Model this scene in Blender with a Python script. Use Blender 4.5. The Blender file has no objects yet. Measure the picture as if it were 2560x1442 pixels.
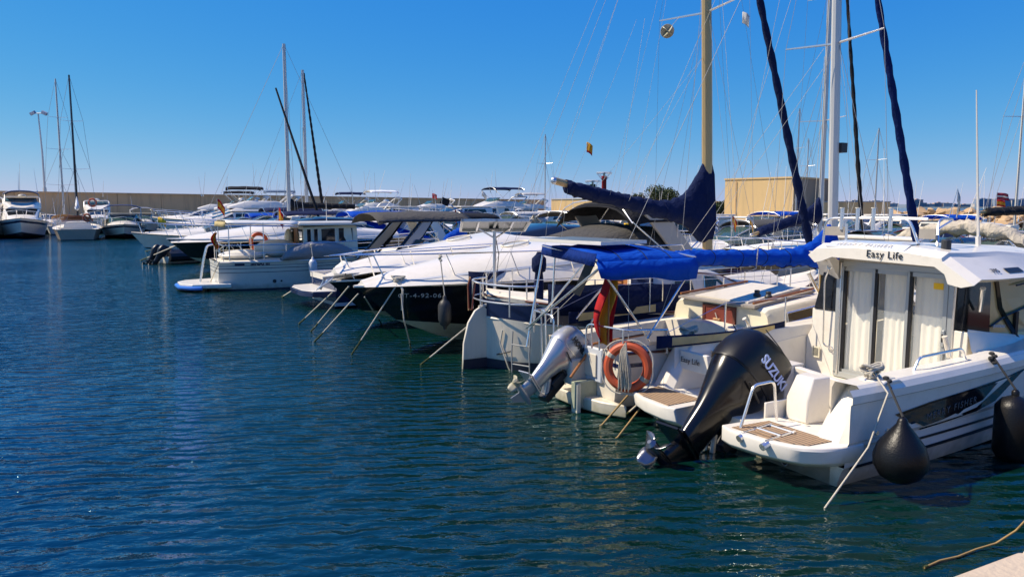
import bpy, math, random, bmesh
from mathutils import Vector, Matrix, noise
R = math.radians; PI = math.pi
sc = bpy.context.scene; COL = sc.collection
# ---------------------------------------------------------------- camera
cd = bpy.data.cameras.new('camera'); cam = bpy.data.objects.new('camera', cd); COL.objects.link(cam)
cam.location = (0, 0, 2.5); cam.rotation_euler = (R(90 - 6.262), 0, 0)
cd.sensor_width = 36; cd.lens = 36 * 1850 / 2560; cd.clip_start = 0.05; cd.clip_end = 30000
sc.camera = cam
# ---------------------------------------------------------------- sky and sun
SUN_EL, SUN_AZ = 50, -84
w = bpy.data.worlds.new('World'); sc.world = w; w.use_nodes = True
nt = w.node_tree; bg = nt.nodes['Background']
sky = nt.nodes.new('ShaderNodeTexSky'); sky.sky_type = 'NISHITA'; sky.sun_disc = False
sky.sun_elevation = R(SUN_EL); sky.sun_rotation = R(SUN_AZ); sky.air_density = 1.0; sky.dust_density = 0.0; sky.ozone_density = 5.0; sky.altitude = 0
hs = nt.nodes.new('ShaderNodeHueSaturation'); hs.inputs['Saturation'].default_value = 1.1
gm = nt.nodes.new('ShaderNodeMix'); gm.data_type = 'RGBA'; gm.blend_type = 'MULTIPLY'; gm.inputs['Factor'].default_value = 1; gm.inputs['B'].default_value = (.38, .60, .98, 1)
nt.links.new(sky.outputs[0], hs.inputs['Color']); nt.links.new(hs.outputs[0], gm.inputs['A']); 
sp = nt.nodes.new('ShaderNodeSeparateColor'); cb = nt.nodes.new('ShaderNodeCombineColor'); nt.links.new(gm.outputs['Result'], sp.inputs[0])
for i_, (g_, k_) in enumerate(((1.5, .76), (.72, 1.36), (.12, 4.5))):
    pw_ = nt.nodes.new('ShaderNodeMath'); pw_.operation = 'POWER'; pw_.inputs[1].default_value = g_; nt.links.new(sp.outputs[i_], pw_.inputs[0])
    mu_ = nt.nodes.new('ShaderNodeMath'); mu_.operation = 'MULTIPLY'; mu_.inputs[1].default_value = k_; nt.links.new(pw_.outputs[0], mu_.inputs[0]); nt.links.new(mu_.outputs[0], cb.inputs[i_])
nt.links.new(cb.outputs[0], bg.inputs[0]); bg.inputs[1].default_value = 0.1
sl = bpy.data.lights.new('sun', 'SUN'); sl.energy = 5.0; sl.angle = R(0.53); sl.color = (1, .88, .7)
so = bpy.data.objects.new('sun', sl); COL.objects.link(so)
sdir = Vector((math.sin(R(SUN_AZ)) * math.cos(R(SUN_EL)), math.cos(R(SUN_AZ)) * math.cos(R(SUN_EL)), math.sin(R(SUN_EL))))
so.rotation_euler = sdir.to_track_quat('Z', 'Y').to_euler(); so.location = (-20, 0, 40)
sc.view_settings.view_transform = 'Standard'; sc.view_settings.look = 'None'
sc.view_settings.exposure = 0.42; sc.view_settings.gamma = 1.0
sc.render.engine = 'CYCLES'
try:
    sc.cycles.max_bounces = 8; sc.cycles.transparent_max_bounces = 12; sc.cycles.sample_clamp_indirect = 6
except Exception: pass
# ---------------------------------------------------------------- materials
def _mat(name, col, rough=.5, metal=0, var=.08, vs=3., bump=0, bs=40., alpha=1, spec=.5, dirt=0, dcol=(.25,.2,.13), streak=False, trans=0, ior=1.45, coat=0, transl=0):
    m = bpy.data.materials.new(name); m.use_nodes = True; n = m.node_tree.nodes; l = m.node_tree.links; b = n['Principled BSDF']
    b.inputs['Roughness'].default_value = rough; b.inputs['Metallic'].default_value = metal
    b.inputs['Specular IOR Level'].default_value = spec; b.inputs['IOR'].default_value = ior
    b.inputs['Transmission Weight'].default_value = trans; b.inputs['Alpha'].default_value = alpha; b.inputs['Coat Weight'].default_value = coat
    tc = n.new('ShaderNodeTexCoord'); mp = n.new('ShaderNodeMapping'); l.new(tc.outputs['Object'], mp.inputs[0])
    if streak: mp.inputs['Scale'].default_value = (1, 1, .12)
    nz = n.new('ShaderNodeTexNoise'); nz.inputs['Scale'].default_value = vs; nz.inputs['Detail'].default_value = 6; l.new(mp.outputs[0], nz.inputs[0])
    mx = n.new('ShaderNodeMix'); mx.data_type = 'RGBA'
    mx.inputs['A'].default_value = (*[c * (1 - var) for c in col], 1); mx.inputs['B'].default_value = (*[min(1, c * (1 + var)) for c in col], 1)
    l.new(nz.outputs[0], mx.inputs['Factor']); out = mx.outputs['Result']
    if dirt:
        n2 = n.new('ShaderNodeTexNoise'); n2.inputs['Scale'].default_value = vs * 2.3; n2.inputs['Detail'].default_value = 8; n2.inputs['Roughness'].default_value = .7; l.new(mp.outputs[0], n2.inputs[0])
        cr = n.new('ShaderNodeMapRange'); cr.inputs['From Min'].default_value = .5; cr.inputs['From Max'].default_value = .75; cr.inputs['To Max'].default_value = dirt; l.new(n2.outputs[0], cr.inputs[0])
        m2 = n.new('ShaderNodeMix'); m2.data_type = 'RGBA'; l.new(out, m2.inputs['A']); m2.inputs['B'].default_value = (*dcol, 1); l.new(cr.outputs[0], m2.inputs['Factor']); out = m2.outputs['Result']
    if name.startswith('gel') and name not in ('gelgrey','gelarch'):   # algae and scum close to the waterline
        sz = n.new('ShaderNodeSeparateXYZ'); l.new(tc.outputs['Object'], sz.inputs[0]); ng = n.new('ShaderNodeTexNoise'); ng.inputs['Scale'].default_value = 9; ng.inputs['Detail'].default_value = 5; l.new(tc.outputs['Object'], ng.inputs[0])
        a1 = n.new('ShaderNodeMath'); a1.operation = 'MULTIPLY_ADD'; a1.inputs[1].default_value = -.22; l.new(ng.outputs[0], a1.inputs[0]); l.new(sz.outputs['Z'], a1.inputs[2])
        rg = n.new('ShaderNodeMapRange'); rg.inputs['From Min'].default_value = -.08; rg.inputs['From Max'].default_value = .1; rg.inputs['To Min'].default_value = .65; rg.inputs['To Max'].default_value = 0; l.new(a1.outputs[0], rg.inputs[0])
        m3 = n.new('ShaderNodeMix'); m3.data_type = 'RGBA'; l.new(out, m3.inputs['A']); m3.inputs['B'].default_value = (.2,.19,.09,1); l.new(rg.outputs[0], m3.inputs['Factor']); out = m3.outputs['Result']
    l.new(out, b.inputs['Base Color'])
    if 'cloth' in name:
        mf = n.new('ShaderNodeMapping'); mf.inputs['Scale'].default_value = (1, 2.2, 1.4); mf.inputs['Rotation'].default_value = (.4, .7, .5); l.new(tc.outputs['Object'], mf.inputs[0])
        nf = n.new('ShaderNodeTexNoise'); nf.inputs['Scale'].default_value = 5.5; nf.inputs['Detail'].default_value = 5; nf.inputs['Distortion'].default_value = .8; l.new(mf.outputs[0], nf.inputs[0])
        bf = n.new('ShaderNodeBump'); bf.inputs['Strength'].default_value = .9; bf.inputs['Distance'].default_value = .045; l.new(nf.outputs[0], bf.inputs['Height'])
    if bump:
        n3 = n.new('ShaderNodeTexNoise'); n3.inputs['Scale'].default_value = bs; n3.inputs['Detail'].default_value = 4; l.new(tc.outputs['Object'], n3.inputs[0])
        bp = n.new('ShaderNodeBump'); bp.inputs['Strength'].default_value = bump; bp.inputs['Distance'].default_value = .02; l.new(n3.outputs[0], bp.inputs['Height']); l.new(bp.outputs[0], b.inputs['Normal'])
        if 'cloth' in name: l.new(bf.outputs[0], bp.inputs['Normal'])
    if transl:
        t_ = n.new('ShaderNodeBsdfTranslucent'); l.new(out, t_.inputs[0]); ms = n.new('ShaderNodeMixShader'); ms.inputs[0].default_value = transl; l.new(b.outputs[0], ms.inputs[1]); l.new(t_.outputs[0], ms.inputs[2]); l.new(ms.outputs[0], n['Material Output'].inputs[0])
    return m
M = {}
def dm(k, *a, **kw): M[k] = _mat(k, *a, **kw)
dm('gel', (.74,.69,.6), .3, var=.05, dirt=.22, dcol=(.4,.36,.27), coat=.2)
dm('gel2', (.66,.6,.49), .38, var=.05, dirt=.3, streak=True)
dm('gelgrey', (.55,.57,.6), .3, var=.04, coat=.3)
dm('deck', (.72,.66,.54), .55, var=.06, dirt=.22, vs=2)
dm('cream', (.7,.64,.47), .5, var=.06, dirt=.15)
dm('roofgrey', (.33,.34,.38), .25, var=.03, coat=.4)
dm('black', (.008,.009,.012), .12, var=.2, coat=.5)
dm('blackm', (.015,.015,.017), .4, var=.2)
dm('rubber', (.006,.006,.007), .38, var=.25, bump=.15, bs=60, spec=.35)
dm('navy', (.008,.016,.06), .25, var=.2, coat=.3)
dm('anti', (.015,.02,.04), .6, var=.3, dirt=.4, dcol=(.05,.07,.03))
dm('antired', (.09,.02,.015), .6, var=.3, dirt=.4, dcol=(.05,.07,.03))
dm('antigreen', (.35,.38,.28), .5, var=.15, dirt=.4, dcol=(.12,.16,.06))
dm('chrome', (.8,.78,.74), .27, .85, var=.02)
dm('wire', (.3,.3,.29), .5)
dm('alu', (.62,.62,.62), .32, .9, var=.06)
dm('alupaint', (.6,.58,.53), .4, .2, var=.05, streak=True)
dm('gold', (.5,.34,.15), .4, .3, var=.08, streak=True)
dm('silver', (.5,.5,.5), .28, .55, var=.04, coat=.5)
dm('dark', (.03,.032,.035), .5, var=.3)
dm('navycloth', (.005,.012,.05), .85, var=.25, bump=.5, bs=14, spec=.2)
dm('bluecloth', (.003,.09,.56), .8, transl=.4, var=.2, bump=.5, bs=12, spec=.2)
dm('blackcloth', (.018,.018,.02), .85, var=.3, bump=.4, bs=12, spec=.2)
dm('greycloth', (.075,.072,.068), .9, var=.15, bump=.5, bs=12, spec=.2)
dm('palecloth', (.4,.4,.4), .9, var=.12, bump=.5, bs=9, spec=.2)
dm('beigecloth', (.5,.44,.34), .9, var=.12, bump=.6, bs=9, spec=.2)
dm('whitecloth', (.75,.75,.73), .9, var=.08, bump=.6, bs=9, spec=.2)
dm('creamcloth', (.66,.54,.27), transl=.35, rough= .9, var=.1, bump=.2, bs=12, dirt=.3)
dm('redcloth', (.3,.02,.03), transl=.35, rough= .85, var=.15, bump=.4, bs=10)
dm('greencloth', (.0,.38,.27), transl=.35, rough= .8, var=.1)
dm('tan', (.5,.3,.15), .85, var=.1)
dm('wood', (.33,.13,.04), .4, var=.3, vs=8, streak=False)
dm('wooddark', (.12,.035,.02), .5, var=.3, vs=8)
dm('doorred', (.17,.035,.022), .55, var=.15, vs=20)
dm('orange', (.5,.08,.025), .55, var=.15, vs=6, dirt=.2, dcol=(.5,.25,.15))
dm('red', (.5,.012,.015), .7, var=.1)
dm('yellow', (.75,.45,.02), .7, var=.1)
dm('flagred', (.5,.015,.02), transl=.35, rough= .85, var=.1)
dm('flagyel', (.66,.34,.03), transl=.35, rough= .85, var=.1)
dm('flagwhite', (.75,.72,.65), transl=.35, rough= .85, var=.1)
dm('rope', (.55,.5,.4), .9, var=.25, vs=40, bump=.6, bs=200)
dm('ropeb', (.03,.03,.03), .9, var=.2)
dm('weed', (.06,.07,.02), .9, var=.4, vs=60, bump=.8, bs=150)
dm('tanhull', (.34,.26,.19), .4, var=.1, dirt=.3)
dm('ropey', (.3,.2,.08), .9, var=.3, vs=20)
dm('glass', (.015,.018,.02), .05, var=.1, spec=.8)
dm('glassgreen', (.05,.1,.09), .06, var=.1, spec=.8, alpha=.75)
dm('tanrefl', (.5,.34,.14), .12, var=.12, vs=1.5, spec=.6)  # side glass, the tan it reflects painted as base colour
dm('curtain', (.78,.73,.62), .8, var=.08, vs=5, streak=True, bump=.2, bs=8)
dm('clear', (.5,.52,.5), .1, var=.05, alpha=.35)
dm('plank', (.3,.27,.23), .8, var=.2, vs=5, dirt=.4, dcol=(.15,.13,.11))
dm('concrete', (.42,.39,.33), .9, var=.12, dirt=.35, bump=.4, bs=25)
dm('wallc', (.62,.39,.2), .95, var=.12, vs=.5, dirt=.5, dcol=(.13,.1,.07), bump=.3, bs=3, streak=True)
dm('wally', (.62,.43,.2), .9, var=.06, vs=.4, dirt=.45, dcol=(.24,.2,.13), bump=.2, bs=4, streak=True)
dm('rock', (.45,.3,.16), .95, var=.35, vs=1.2, dirt=.4, dcol=(.2,.12,.06), bump=.8, bs=4)
dm('pedblue', (.02,.12,.45), .4, var=.08)
dm('leaf', (.028,.05,.014), .7, var=.5, vs=2)
dm('leaf2', (.07,.085,.03), .7, var=.5, vs=2)
dm('bark', (.13,.1,.075), .9, var=.3)
dm('netting', (.5,.44,.34), .95, var=.3, vs=60, bump=.6, bs=150)
dm('solar', (.13,.14,.13), .3, var=.2, vs=12)
dm('farw', (.5,.46,.43), .9, var=.15, vs=.02)
dm('farg', (.22,.28,.38), .9, var=.15, vs=.02)
dm('farp', (.5,.33,.27), .9, var=.15, vs=.02)
dm('land', (.16,.2,.22), .95, var=.3, vs=.01)
dm('propm', (.22,.22,.23), .25, .9)
dm('towerp2', (.12,.12,.13), .4)
dm('towel', (.62,.62,.58), .95, var=.2, vs=9, bump=.6, bs=10)
def teak():
    m = _mat('teak', (.36,.24,.14), .7, var=.3, vs=25); n = m.node_tree.nodes; l = m.node_tree.links; b = n['Principled BSDF']
    tc = n.new('ShaderNodeTexCoord'); sx = n.new('ShaderNodeSeparateXYZ'); l.new(tc.outputs['Object'], sx.inputs[0])
    a = n.new('ShaderNodeMath'); a.operation = 'MULTIPLY'; a.inputs[1].default_value = 1/.05; l.new(sx.outputs['X'], a.inputs[0])
    f = n.new('ShaderNodeMath'); f.operation = 'FRACT'; l.new(a.outputs[0], f.inputs[0])
    g = n.new('ShaderNodeMath'); g.operation = 'LESS_THAN'; g.inputs[1].default_value = .24; l.new(f.outputs[0], g.inputs[0])
    mx = n.new('ShaderNodeMix'); mx.data_type = 'RGBA'; src = b.inputs['Base Color'].links[0].from_socket
    l.new(src, mx.inputs['A']); mx.inputs['B'].default_value = (.05,.035,.025,1); l.new(g.outputs[0], mx.inputs['Factor']); l.new(mx.outputs['Result'], b.inputs['Base Color'])
    M['teak'] = m
teak()
# ---------------------------------------------------------------- mesh builder
class MB:
    def __init__(s): s.v = []; s.f = []; s.m = []; s.mats = []
    def mi(s, k):
        if k not in s.mats: s.mats.append(k)
        return s.mats.index(k)
    def add(s, vs, fs, k):
        o = len(s.v); i = s.mi(k); s.v += [tuple(v) for v in vs]
        for f in fs: s.f.append([o + a for a in f]); s.m.append(i)
        return s
    def box(s, x0, x1, y0, y1, z0, z1, k, M4=None):
        vs = [Vector((x, y, z)) for z in (z0, z1) for y in (y0, y1) for x in (x0, x1)]
        if M4: vs = [M4 @ v for v in vs]
        return s.add(vs, [(0,2,3,1),(4,5,7,6),(0,1,5,4),(2,6,7,3),(0,4,6,2),(1,3,7,5)], k)
    def bar(s, p, q, wd, h, k, up=(0,0,1)):
        p = Vector(p); q = Vector(q); d = (q - p).normalized(); u = Vector(up); sd = d.cross(u).normalized() * wd / 2; u2 = sd.cross(d).normalized() * h / 2
        vs = [c + a * sd + b * u2 for c in (p, q) for a, b in ((-1,-1),(1,-1),(1,1),(-1,1))]
        return s.add(vs, [(3,2,1,0),(4,5,6,7),(0,1,5,4),(1,2,6,5),(2,3,7,6),(3,0,4,7)], k)
    def loft(s, rings, k, closed=True, caps=True, kf=None):
        n = len(rings[0]); vs = [p for r in rings for p in r]; fs = []; ks = []
        m = n if closed else n - 1
        for i in range(len(rings) - 1):
            for j in range(m):
                a = i * n + j; b = i * n + (j + 1) % n
                fs.append((a, b, b + n, a + n)); ks.append(kf(i, j) if kf else k)
        if closed and caps: fs.append(tuple(reversed(range(n)))); ks.append(k); fs.append(tuple((len(rings)-1) * n + j for j in range(n))); ks.append(k)
        o = len(s.v); s.v += [tuple(v) for v in vs]
        for f, kk in zip(fs, ks): s.f.append([o + a for a in f]); s.m.append(s.mi(kk))
        return s
    def tube(s, pts, r, k, seg=6, rf=None, closed=False):
        P = [Vector(p) for p in pts]; n = len(P); rings = []; prev = None
        for i in range(n):
            a = P[i-1] if (i > 0 or closed) else P[i]; b = P[(i+1) % n] if (i < n-1 or closed) else P[i]
            t = (b - a)
            if t.length < 1e-9: t = Vector((0,0,1))
            t.normalize()
            if prev is None:
                u = t.cross(Vector((0,0,1)))
                if u.length < .05: u = t.cross(Vector((1,0,0)))
            else: u = prev - t * prev.dot(t)
            u.normalize(); prev = u; v = t.cross(u); rr = rf(i / (n-1)) * r if rf else r
            rings.append([P[i] + (u * math.cos(q) + v * math.sin(q)) * rr for q in [2*PI*j/seg for j in range(seg)]])
        if closed: rings.append(rings[0])
        return s.loft(rings, k, caps=not closed)
    def lathe(s, prof, k, seg=16, M4=None, kf=None):
        rings = []
        for r, z in prof:
            ring = [Vector((max(r, 1e-4) * math.cos(2*PI*j/seg), max(r, 1e-4) * math.sin(2*PI*j/seg), z)) for j in range(seg)]
            rings.append([M4 @ p for p in ring] if M4 else ring)
        return s.loft(rings, k, kf=kf)
    def ball(s, c, rx, ry, rz, k, seg=12, rg=8, jit=0):
        rings = []
        for i in range(rg + 1):
            a = -PI/2 + PI * i / rg; ring = []
            for j in range(seg):
                b = 2*PI*j/seg; q = 1 + (noise.noise(Vector((math.cos(a)*math.cos(b), math.cos(a)*math.sin(b), math.sin(a))) * 2 + Vector(c) * 3) * jit if jit else 0)
                ring.append(Vector((c[0] + rx*q*max(1e-3, math.cos(a))*math.cos(b), c[1] + ry*q*max(1e-3, math.cos(a))*math.sin(b), c[2] + rz*q*math.sin(a))))
            rings.append(ring)
        return s.loft(rings, k)
    def prism(s, poly, vec, k):
        vec = Vector(vec); a = [Vector(p) for p in poly]; b = [p + vec for p in a]; n = len(a)
        fs = [tuple(reversed(range(n))), tuple(range(n, 2*n))] + [(i, (i+1) % n, (i+1) % n + n, i + n) for i in range(n)]
        return s.add(a + b, fs, k)
    def build(s, name, parent=None, sharp=35, bevel=0, solid=0, sub=0, label=None, smooth=True):
        me = bpy.data.meshes.new(name); me.from_pydata(s.v, [], s.f)
        for k in s.mats: me.materials.append(M[k])
        me.polygons.foreach_set('material_index', s.m)
        bm = bmesh.new(); bm.from_mesh(me); bmesh.ops.remove_doubles(bm, verts=bm.verts, dist=1e-5); bmesh.ops.recalc_face_normals(bm, faces=bm.faces); bm.to_mesh(me); bm.free()
        if smooth:
            me.polygons.foreach_set('use_smooth', [True] * len(me.polygons)); me.set_sharp_from_angle(angle=R(sharp))
        me.update(); o = bpy.data.objects.new(name, me); COL.objects.link(o)
        if parent: o.parent = parent
        if solid: q = o.modifiers.new('solid', 'SOLIDIFY'); q.thickness = solid; q.offset = 0
        if sub: q = o.modifiers.new('sub', 'SUBSURF'); q.levels = q.render_levels = sub
        if bevel: q = o.modifiers.new('bevel', 'BEVEL'); q.width = bevel; q.segments = 2; q.limit_method = 'ANGLE'; q.angle_limit = R(40); q.harden_normals = False
        if label: o['label'] = label
        return o
def tag(o, label=None, cat=None, group=None, kind=None):
    for k, v in (('label', label), ('category', cat), ('group', group), ('kind', kind)):
        if v: o[k] = v
    return o
def thing(name, label, cat, loc=(0,0,0), deg=0, group=None):
    o = bpy.data.objects.new(name, None); COL.objects.link(o); o.location = loc; o.rotation_euler = (0, 0, R(deg)); o.empty_display_size = .3
    return tag(o, label, cat, group)
FONT = {}
def text(parent, s, size, o, right, up, k, name='lettering', shear=0, spacing=1, extr=.002, weight=0):
    c = bpy.data.curves.new('t', 'FONT'); c.body = s; c.size = size; c.extrude = extr; c.shear = shear; c.space_character = spacing; c.offset = weight
    c.align_x = 'CENTER'; c.align_y = 'CENTER'; c.resolution_u = 3
    t = bpy.data.objects.new('t', c); COL.objects.link(t); dg = bpy.context.evaluated_depsgraph_get(); me = bpy.data.meshes.new_from_object(t.evaluated_get(dg))
    bpy.data.objects.remove(t); bpy.data.curves.remove(c)
    r = Vector(right).normalized(); u = Vector(up); u = (u - r * u.dot(r)).normalized(); n = r.cross(u)
    me.transform(Matrix((( r.x,u.x,n.x,o[0]),(r.y,u.y,n.y,o[1]),(r.z,u.z,n.z,o[2]),(0,0,0,1))))
    me.materials.clear(); me.materials.append(M[k]); me.name = name
    ob = bpy.data.objects.new(name, me); COL.objects.link(ob); ob.parent = parent; return ob
def lerp(a, b, t): return a + (b - a) * t
def sag(p, q, s, n=10):
    p = Vector(p); q = Vector(q); return [p.lerp(q, i/n) - Vector((0,0, s * 4 * (i/n) * (1 - i/n))) for i in range(n+1)]
def colx(px, Y): return (px - 1280) / 1850 * Y
# arc through a rail corner
def rnd(pts, r=.08, n=4):
    P = [Vector(p) for p in pts]; out = [P[0]]
    for i in range(1, len(P)-1):
        a = (P[i-1]-P[i]); b = (P[i+1]-P[i]); rr = min(r, a.length*.45, b.length*.45); a = P[i] + a.normalized()*rr; b = P[i] + b.normalized()*rr
        for j in range(n+1): t = j/n; out.append(a*(1-t)**2 + P[i]*2*t*(1-t) + b*t*t)
    return out + [P[-1]]
# ---------------------------------------------------------------- hull
class Hull:
    """Planing or displacement hull: x from transom (0) to bow (L), z=0 waterline."""
    def __init__(s, L, B, zs, zb, Lc=.9, Lk=.8, zc0=.04, zc1=.45, pw=2.3, cpw=1.6, trans=.92, draft=-.35, cb=.86, xo=0, rake=0, dbl=False, sheer=1.8):
        s.__dict__.update(locals())
    def f(s, t, pw):
        if t < .4:
            if s.dbl: return math.sin(min(1, (t/.4)**.5) * PI/2) * (1 - .0) if t > 0 else .0
            return s.trans + (1 - s.trans) * math.sin(t/.4 * PI/2)
        return max(0, 1 - ((t - .4)/.6) ** pw)
    def P(s, t, h, side=1, out=0):
        zg = s.zs + (s.zb - s.zs) * t ** s.sheer if not s.dbl else s.zs + (s.zb - s.zs) * abs(2*t-1) ** 2
        zc = s.zc0 + (s.zc1 - s.zc0) * t ** 2.2; bg = s.B/2 * s.f(t, s.pw); bc = s.B/2 * s.cb * s.f(t, s.cpw)
        if h < 0:   # towards the keel
            k = -h; zk = s.draft + (s.zc1*.3 - s.draft) * t ** 4; Lx = lerp(s.Lc, s.Lk, k) * s.L
            return Vector((s.xo + t * Lx, side * bc * (1 - k), lerp(zc, zk, k)))
        hh = h ** 1.25
        return Vector((s.xo + t * s.L * lerp(s.Lc, 1, h) - s.rake * h * (1 - t), side * (lerp(bc, bg, hh) + out), lerp(zc, zg, h)))
    def body(s, bands, parent, n=20, name='hull', bottom='anti', label=None):
        """bands: list of (h_top, material) from chine up."""
        hs = [-1, -.5, 0]; ks = [bottom, bottom]
        for ht, k in bands:
            h0 = hs[-1]; m = 1 if ht - h0 < .25 else 2
            for q in range(m): hs.append(h0 + (ht - h0) * (q+1)/m); ks.append(k)
        ts = [i/n for i in range(n+1)]; mb = MB()
        for side in (1, -1):
            rings = [[s.P(t, h, side) for h in hs] for t in ts]
            mb.loft(rings, bottom, closed=False, kf=lambda i, j: ks[j])
        if not s.dbl:   # transom
            L_ = [s.P(0, h, 1) for h in hs]; R_ = [s.P(0, h, -1) for h in hs]
            mb.loft([L_, R_], bottom, closed=False, kf=lambda i, j: ks[j])
        return mb.build(name, parent, sharp=28, label=label)
    def decks(s, parent, k='deck', tc=0, floor=.35, inset=.2, camber=.06, n=20, name='deck', kfloor=None, dz=0):
        ts = sorted(set([i/n for i in range(n+1)] + ([tc - .001, tc] if tc else []))); rings = []
        for t in ts:
            g = s.P(t, 1); b = max(g.y - .01, .002); z = g.z - .005 + dz; i_ = min(inset, b * .6)
            if t < tc: zz = [z, z + .01, floor, floor, floor, z + .01, z]
            else: zz = [z, z + .02, z + camber * .7, z + camber, z + camber * .7, z + .02, z]
            yy = [-b, -b + i_, -b + i_ + .02 if t < tc else -b*.4, 0, b - i_ - .02 if t < tc else b*.4, b - i_, b]
            rings.append([Vector((g.x, y, q)) for y, q in zip(yy, zz)])
        mb = MB(); mb.loft(rings, k, closed=False)
        if tc: mb.loft([[rings[0][0], rings[0][1], rings[0][2], rings[0][4], rings[0][5], rings[0][6]], [p - Vector((.02,0,0)) for p in (rings[0][0], rings[0][1], rings[0][2], rings[0][4], rings[0][5], rings[0][6])]], k, closed=False)
        return mb.build(name, parent, sharp=40)
    def rubrail(s, parent, k='blackm', r=.025, h=.985, n=24, name='rub_rail', t0=0):
        mb = MB()
        for side in (1, -1): mb.tube([s.P(lerp(t0, 1, i/n), h, side, .005) for i in range(n+1)], r, k, 5)
        return mb.build(name, parent)
    def rail(s, parent, t0=.3, t1=1, ht=.55, k='chrome', r=.014, n=14, posts=5, inset=.06, mid=False, name='guard_rail', fwd=.0, rise=0):
        mb = MB(); top = []
        def q(t, side, h):
            p = s.P(t, 1, side); b = max(abs(p.y) - inset, 0); return Vector((p.x - (.05 if t > .97 else 0) + fwd * (t - t0), side * b, p.z + h + (rise * (t - t0) if h > .1 else 0)))
        for side in (1, -1):
            pts = [q(lerp(t0, t1, i/n), side, ht * min(1, .0 + i * 1.2) if i == 0 else ht) for i in range(n+1)]
            mb.tube(pts, r, k, 6)
            if mid: mb.tube([p - Vector((0,0,ht*.5)) for p in pts[1:]], r*.6, k, 4)
            for i in range(1, posts+1):
                t = lerp(t0, t1, i/(posts+.3)); mb.tube([q(t - .02, side, 0), q(t, side, ht)], r*.85, k, 5)
        mb.tube([q(t1, 1, ht), q(t1, 1, ht) + Vector((.12 if t1 > .95 else 0, 0, 0)) if t1 > .95 else q(t1,1,ht), q(t1, -1, ht)], r, k, 6) if t1 > .95 else None
        return mb.build(name, parent)
class House:
    """Lofted cabin from stations (x, half width bottom, half width top, z bottom, z top)."""
    def __init__(s, st, crown=.04, r=.06): s.st = st; s.cr = crown; s.r = r
    def at(s, x):
        st = s.st
        for a, b in zip(st, st[1:]):
            if a[0] <= x <= b[0] or b is st[-1]:
                t = max(0, min(1, (x - a[0]) / max(1e-6, b[0] - a[0]))); return [lerp(p, q, t) for p, q in zip(a, b)]
        return list(st[0])
    def body(s, parent, k='gel', name='cabin', ktop=None):
        rings = []
        for x, wb, wt, zb, zt in s.st:
            r = min(s.r, (zt - zb) * .4, wt * .5); h = zt - zb
            pr = [(wb, zb), (lerp(wb, wt, (h - r)/max(h, .01)), zt - r), (wt - r*.4, zt - r*.25), (wt - r*1.2, zt), (wt*.4, zt + s.cr*.8), (0, zt + s.cr)]
            ring = [Vector((x, y, z)) for y, z in pr] + [Vector((x, -y, z)) for y, z in reversed(pr[:-1])]
            rings.append(ring)
        mb = MB(); mb.loft(rings, k, kf=(lambda i, j: ktop if ktop and 2 <= j <= 7 else k)); return mb.build(name, parent, sharp=30)
    def pt(s, x, f, side, off=.012):
        x_, wb, wt, zb, zt = s.at(x); return Vector((x, side * (lerp(wb, wt, f) + off), lerp(zb, zt, f)))
    def window(s, parent, poly, k='glass', side=0, name='window', off=.012, frame=None):
        """poly: (x, f) corners on the cabin side."""
        for sd in ((1, -1) if side == 0 else (side,)):
            mb = MB(); a = [s.pt(x, f, sd, off) for x, f in poly]; b = [s.pt(x, f, sd, -.01) for x, f in poly]; n = len(a)
            mb.add(a + b, [tuple(range(n))] + [(i, (i+1) % n, (i+1) % n + n, i + n) for i in range(n)], k)
            o = mb.build(name, parent, smooth=False)
            if frame:
                fm = MB(); fm.tube([s.pt(x, f, sd, off + .004) for x, f in poly], .012, frame, 4, closed=True); fm.build('frame', o)
    def screen(s, parent, i, k='glass', name='windscreen', m=.06, panes=2):
        """glass on the sloping face between stations i and i+1"""
        a, b = s.st[i], s.st[i+1]
        for q in range(panes):
            y0 = lerp(-1, 1, q/panes) ; y1 = lerp(-1, 1, (q+1)/panes); pts = []
            for st_, f, ys in ((a, .12, (y0, y1)), (b, .88, (y1, y0))):
                pass
            A = lambda y, t: Vector((lerp(a[0], b[0], t), y * (lerp(a[2], b[2], t) - m) , lerp(a[4], b[4], t) + s.cr * (1 - y*y) * .9 + .012))
            g = .03; pts = [A(y0 + g, .1), A(y1 - g, .1), A(y1 - g, .9), A(y0 + g, .9)]
            mb = MB(); mb.add(pts, [(0,1,2,3)], k); o = mb.build(name, parent, smooth=False, solid=.012)
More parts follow.
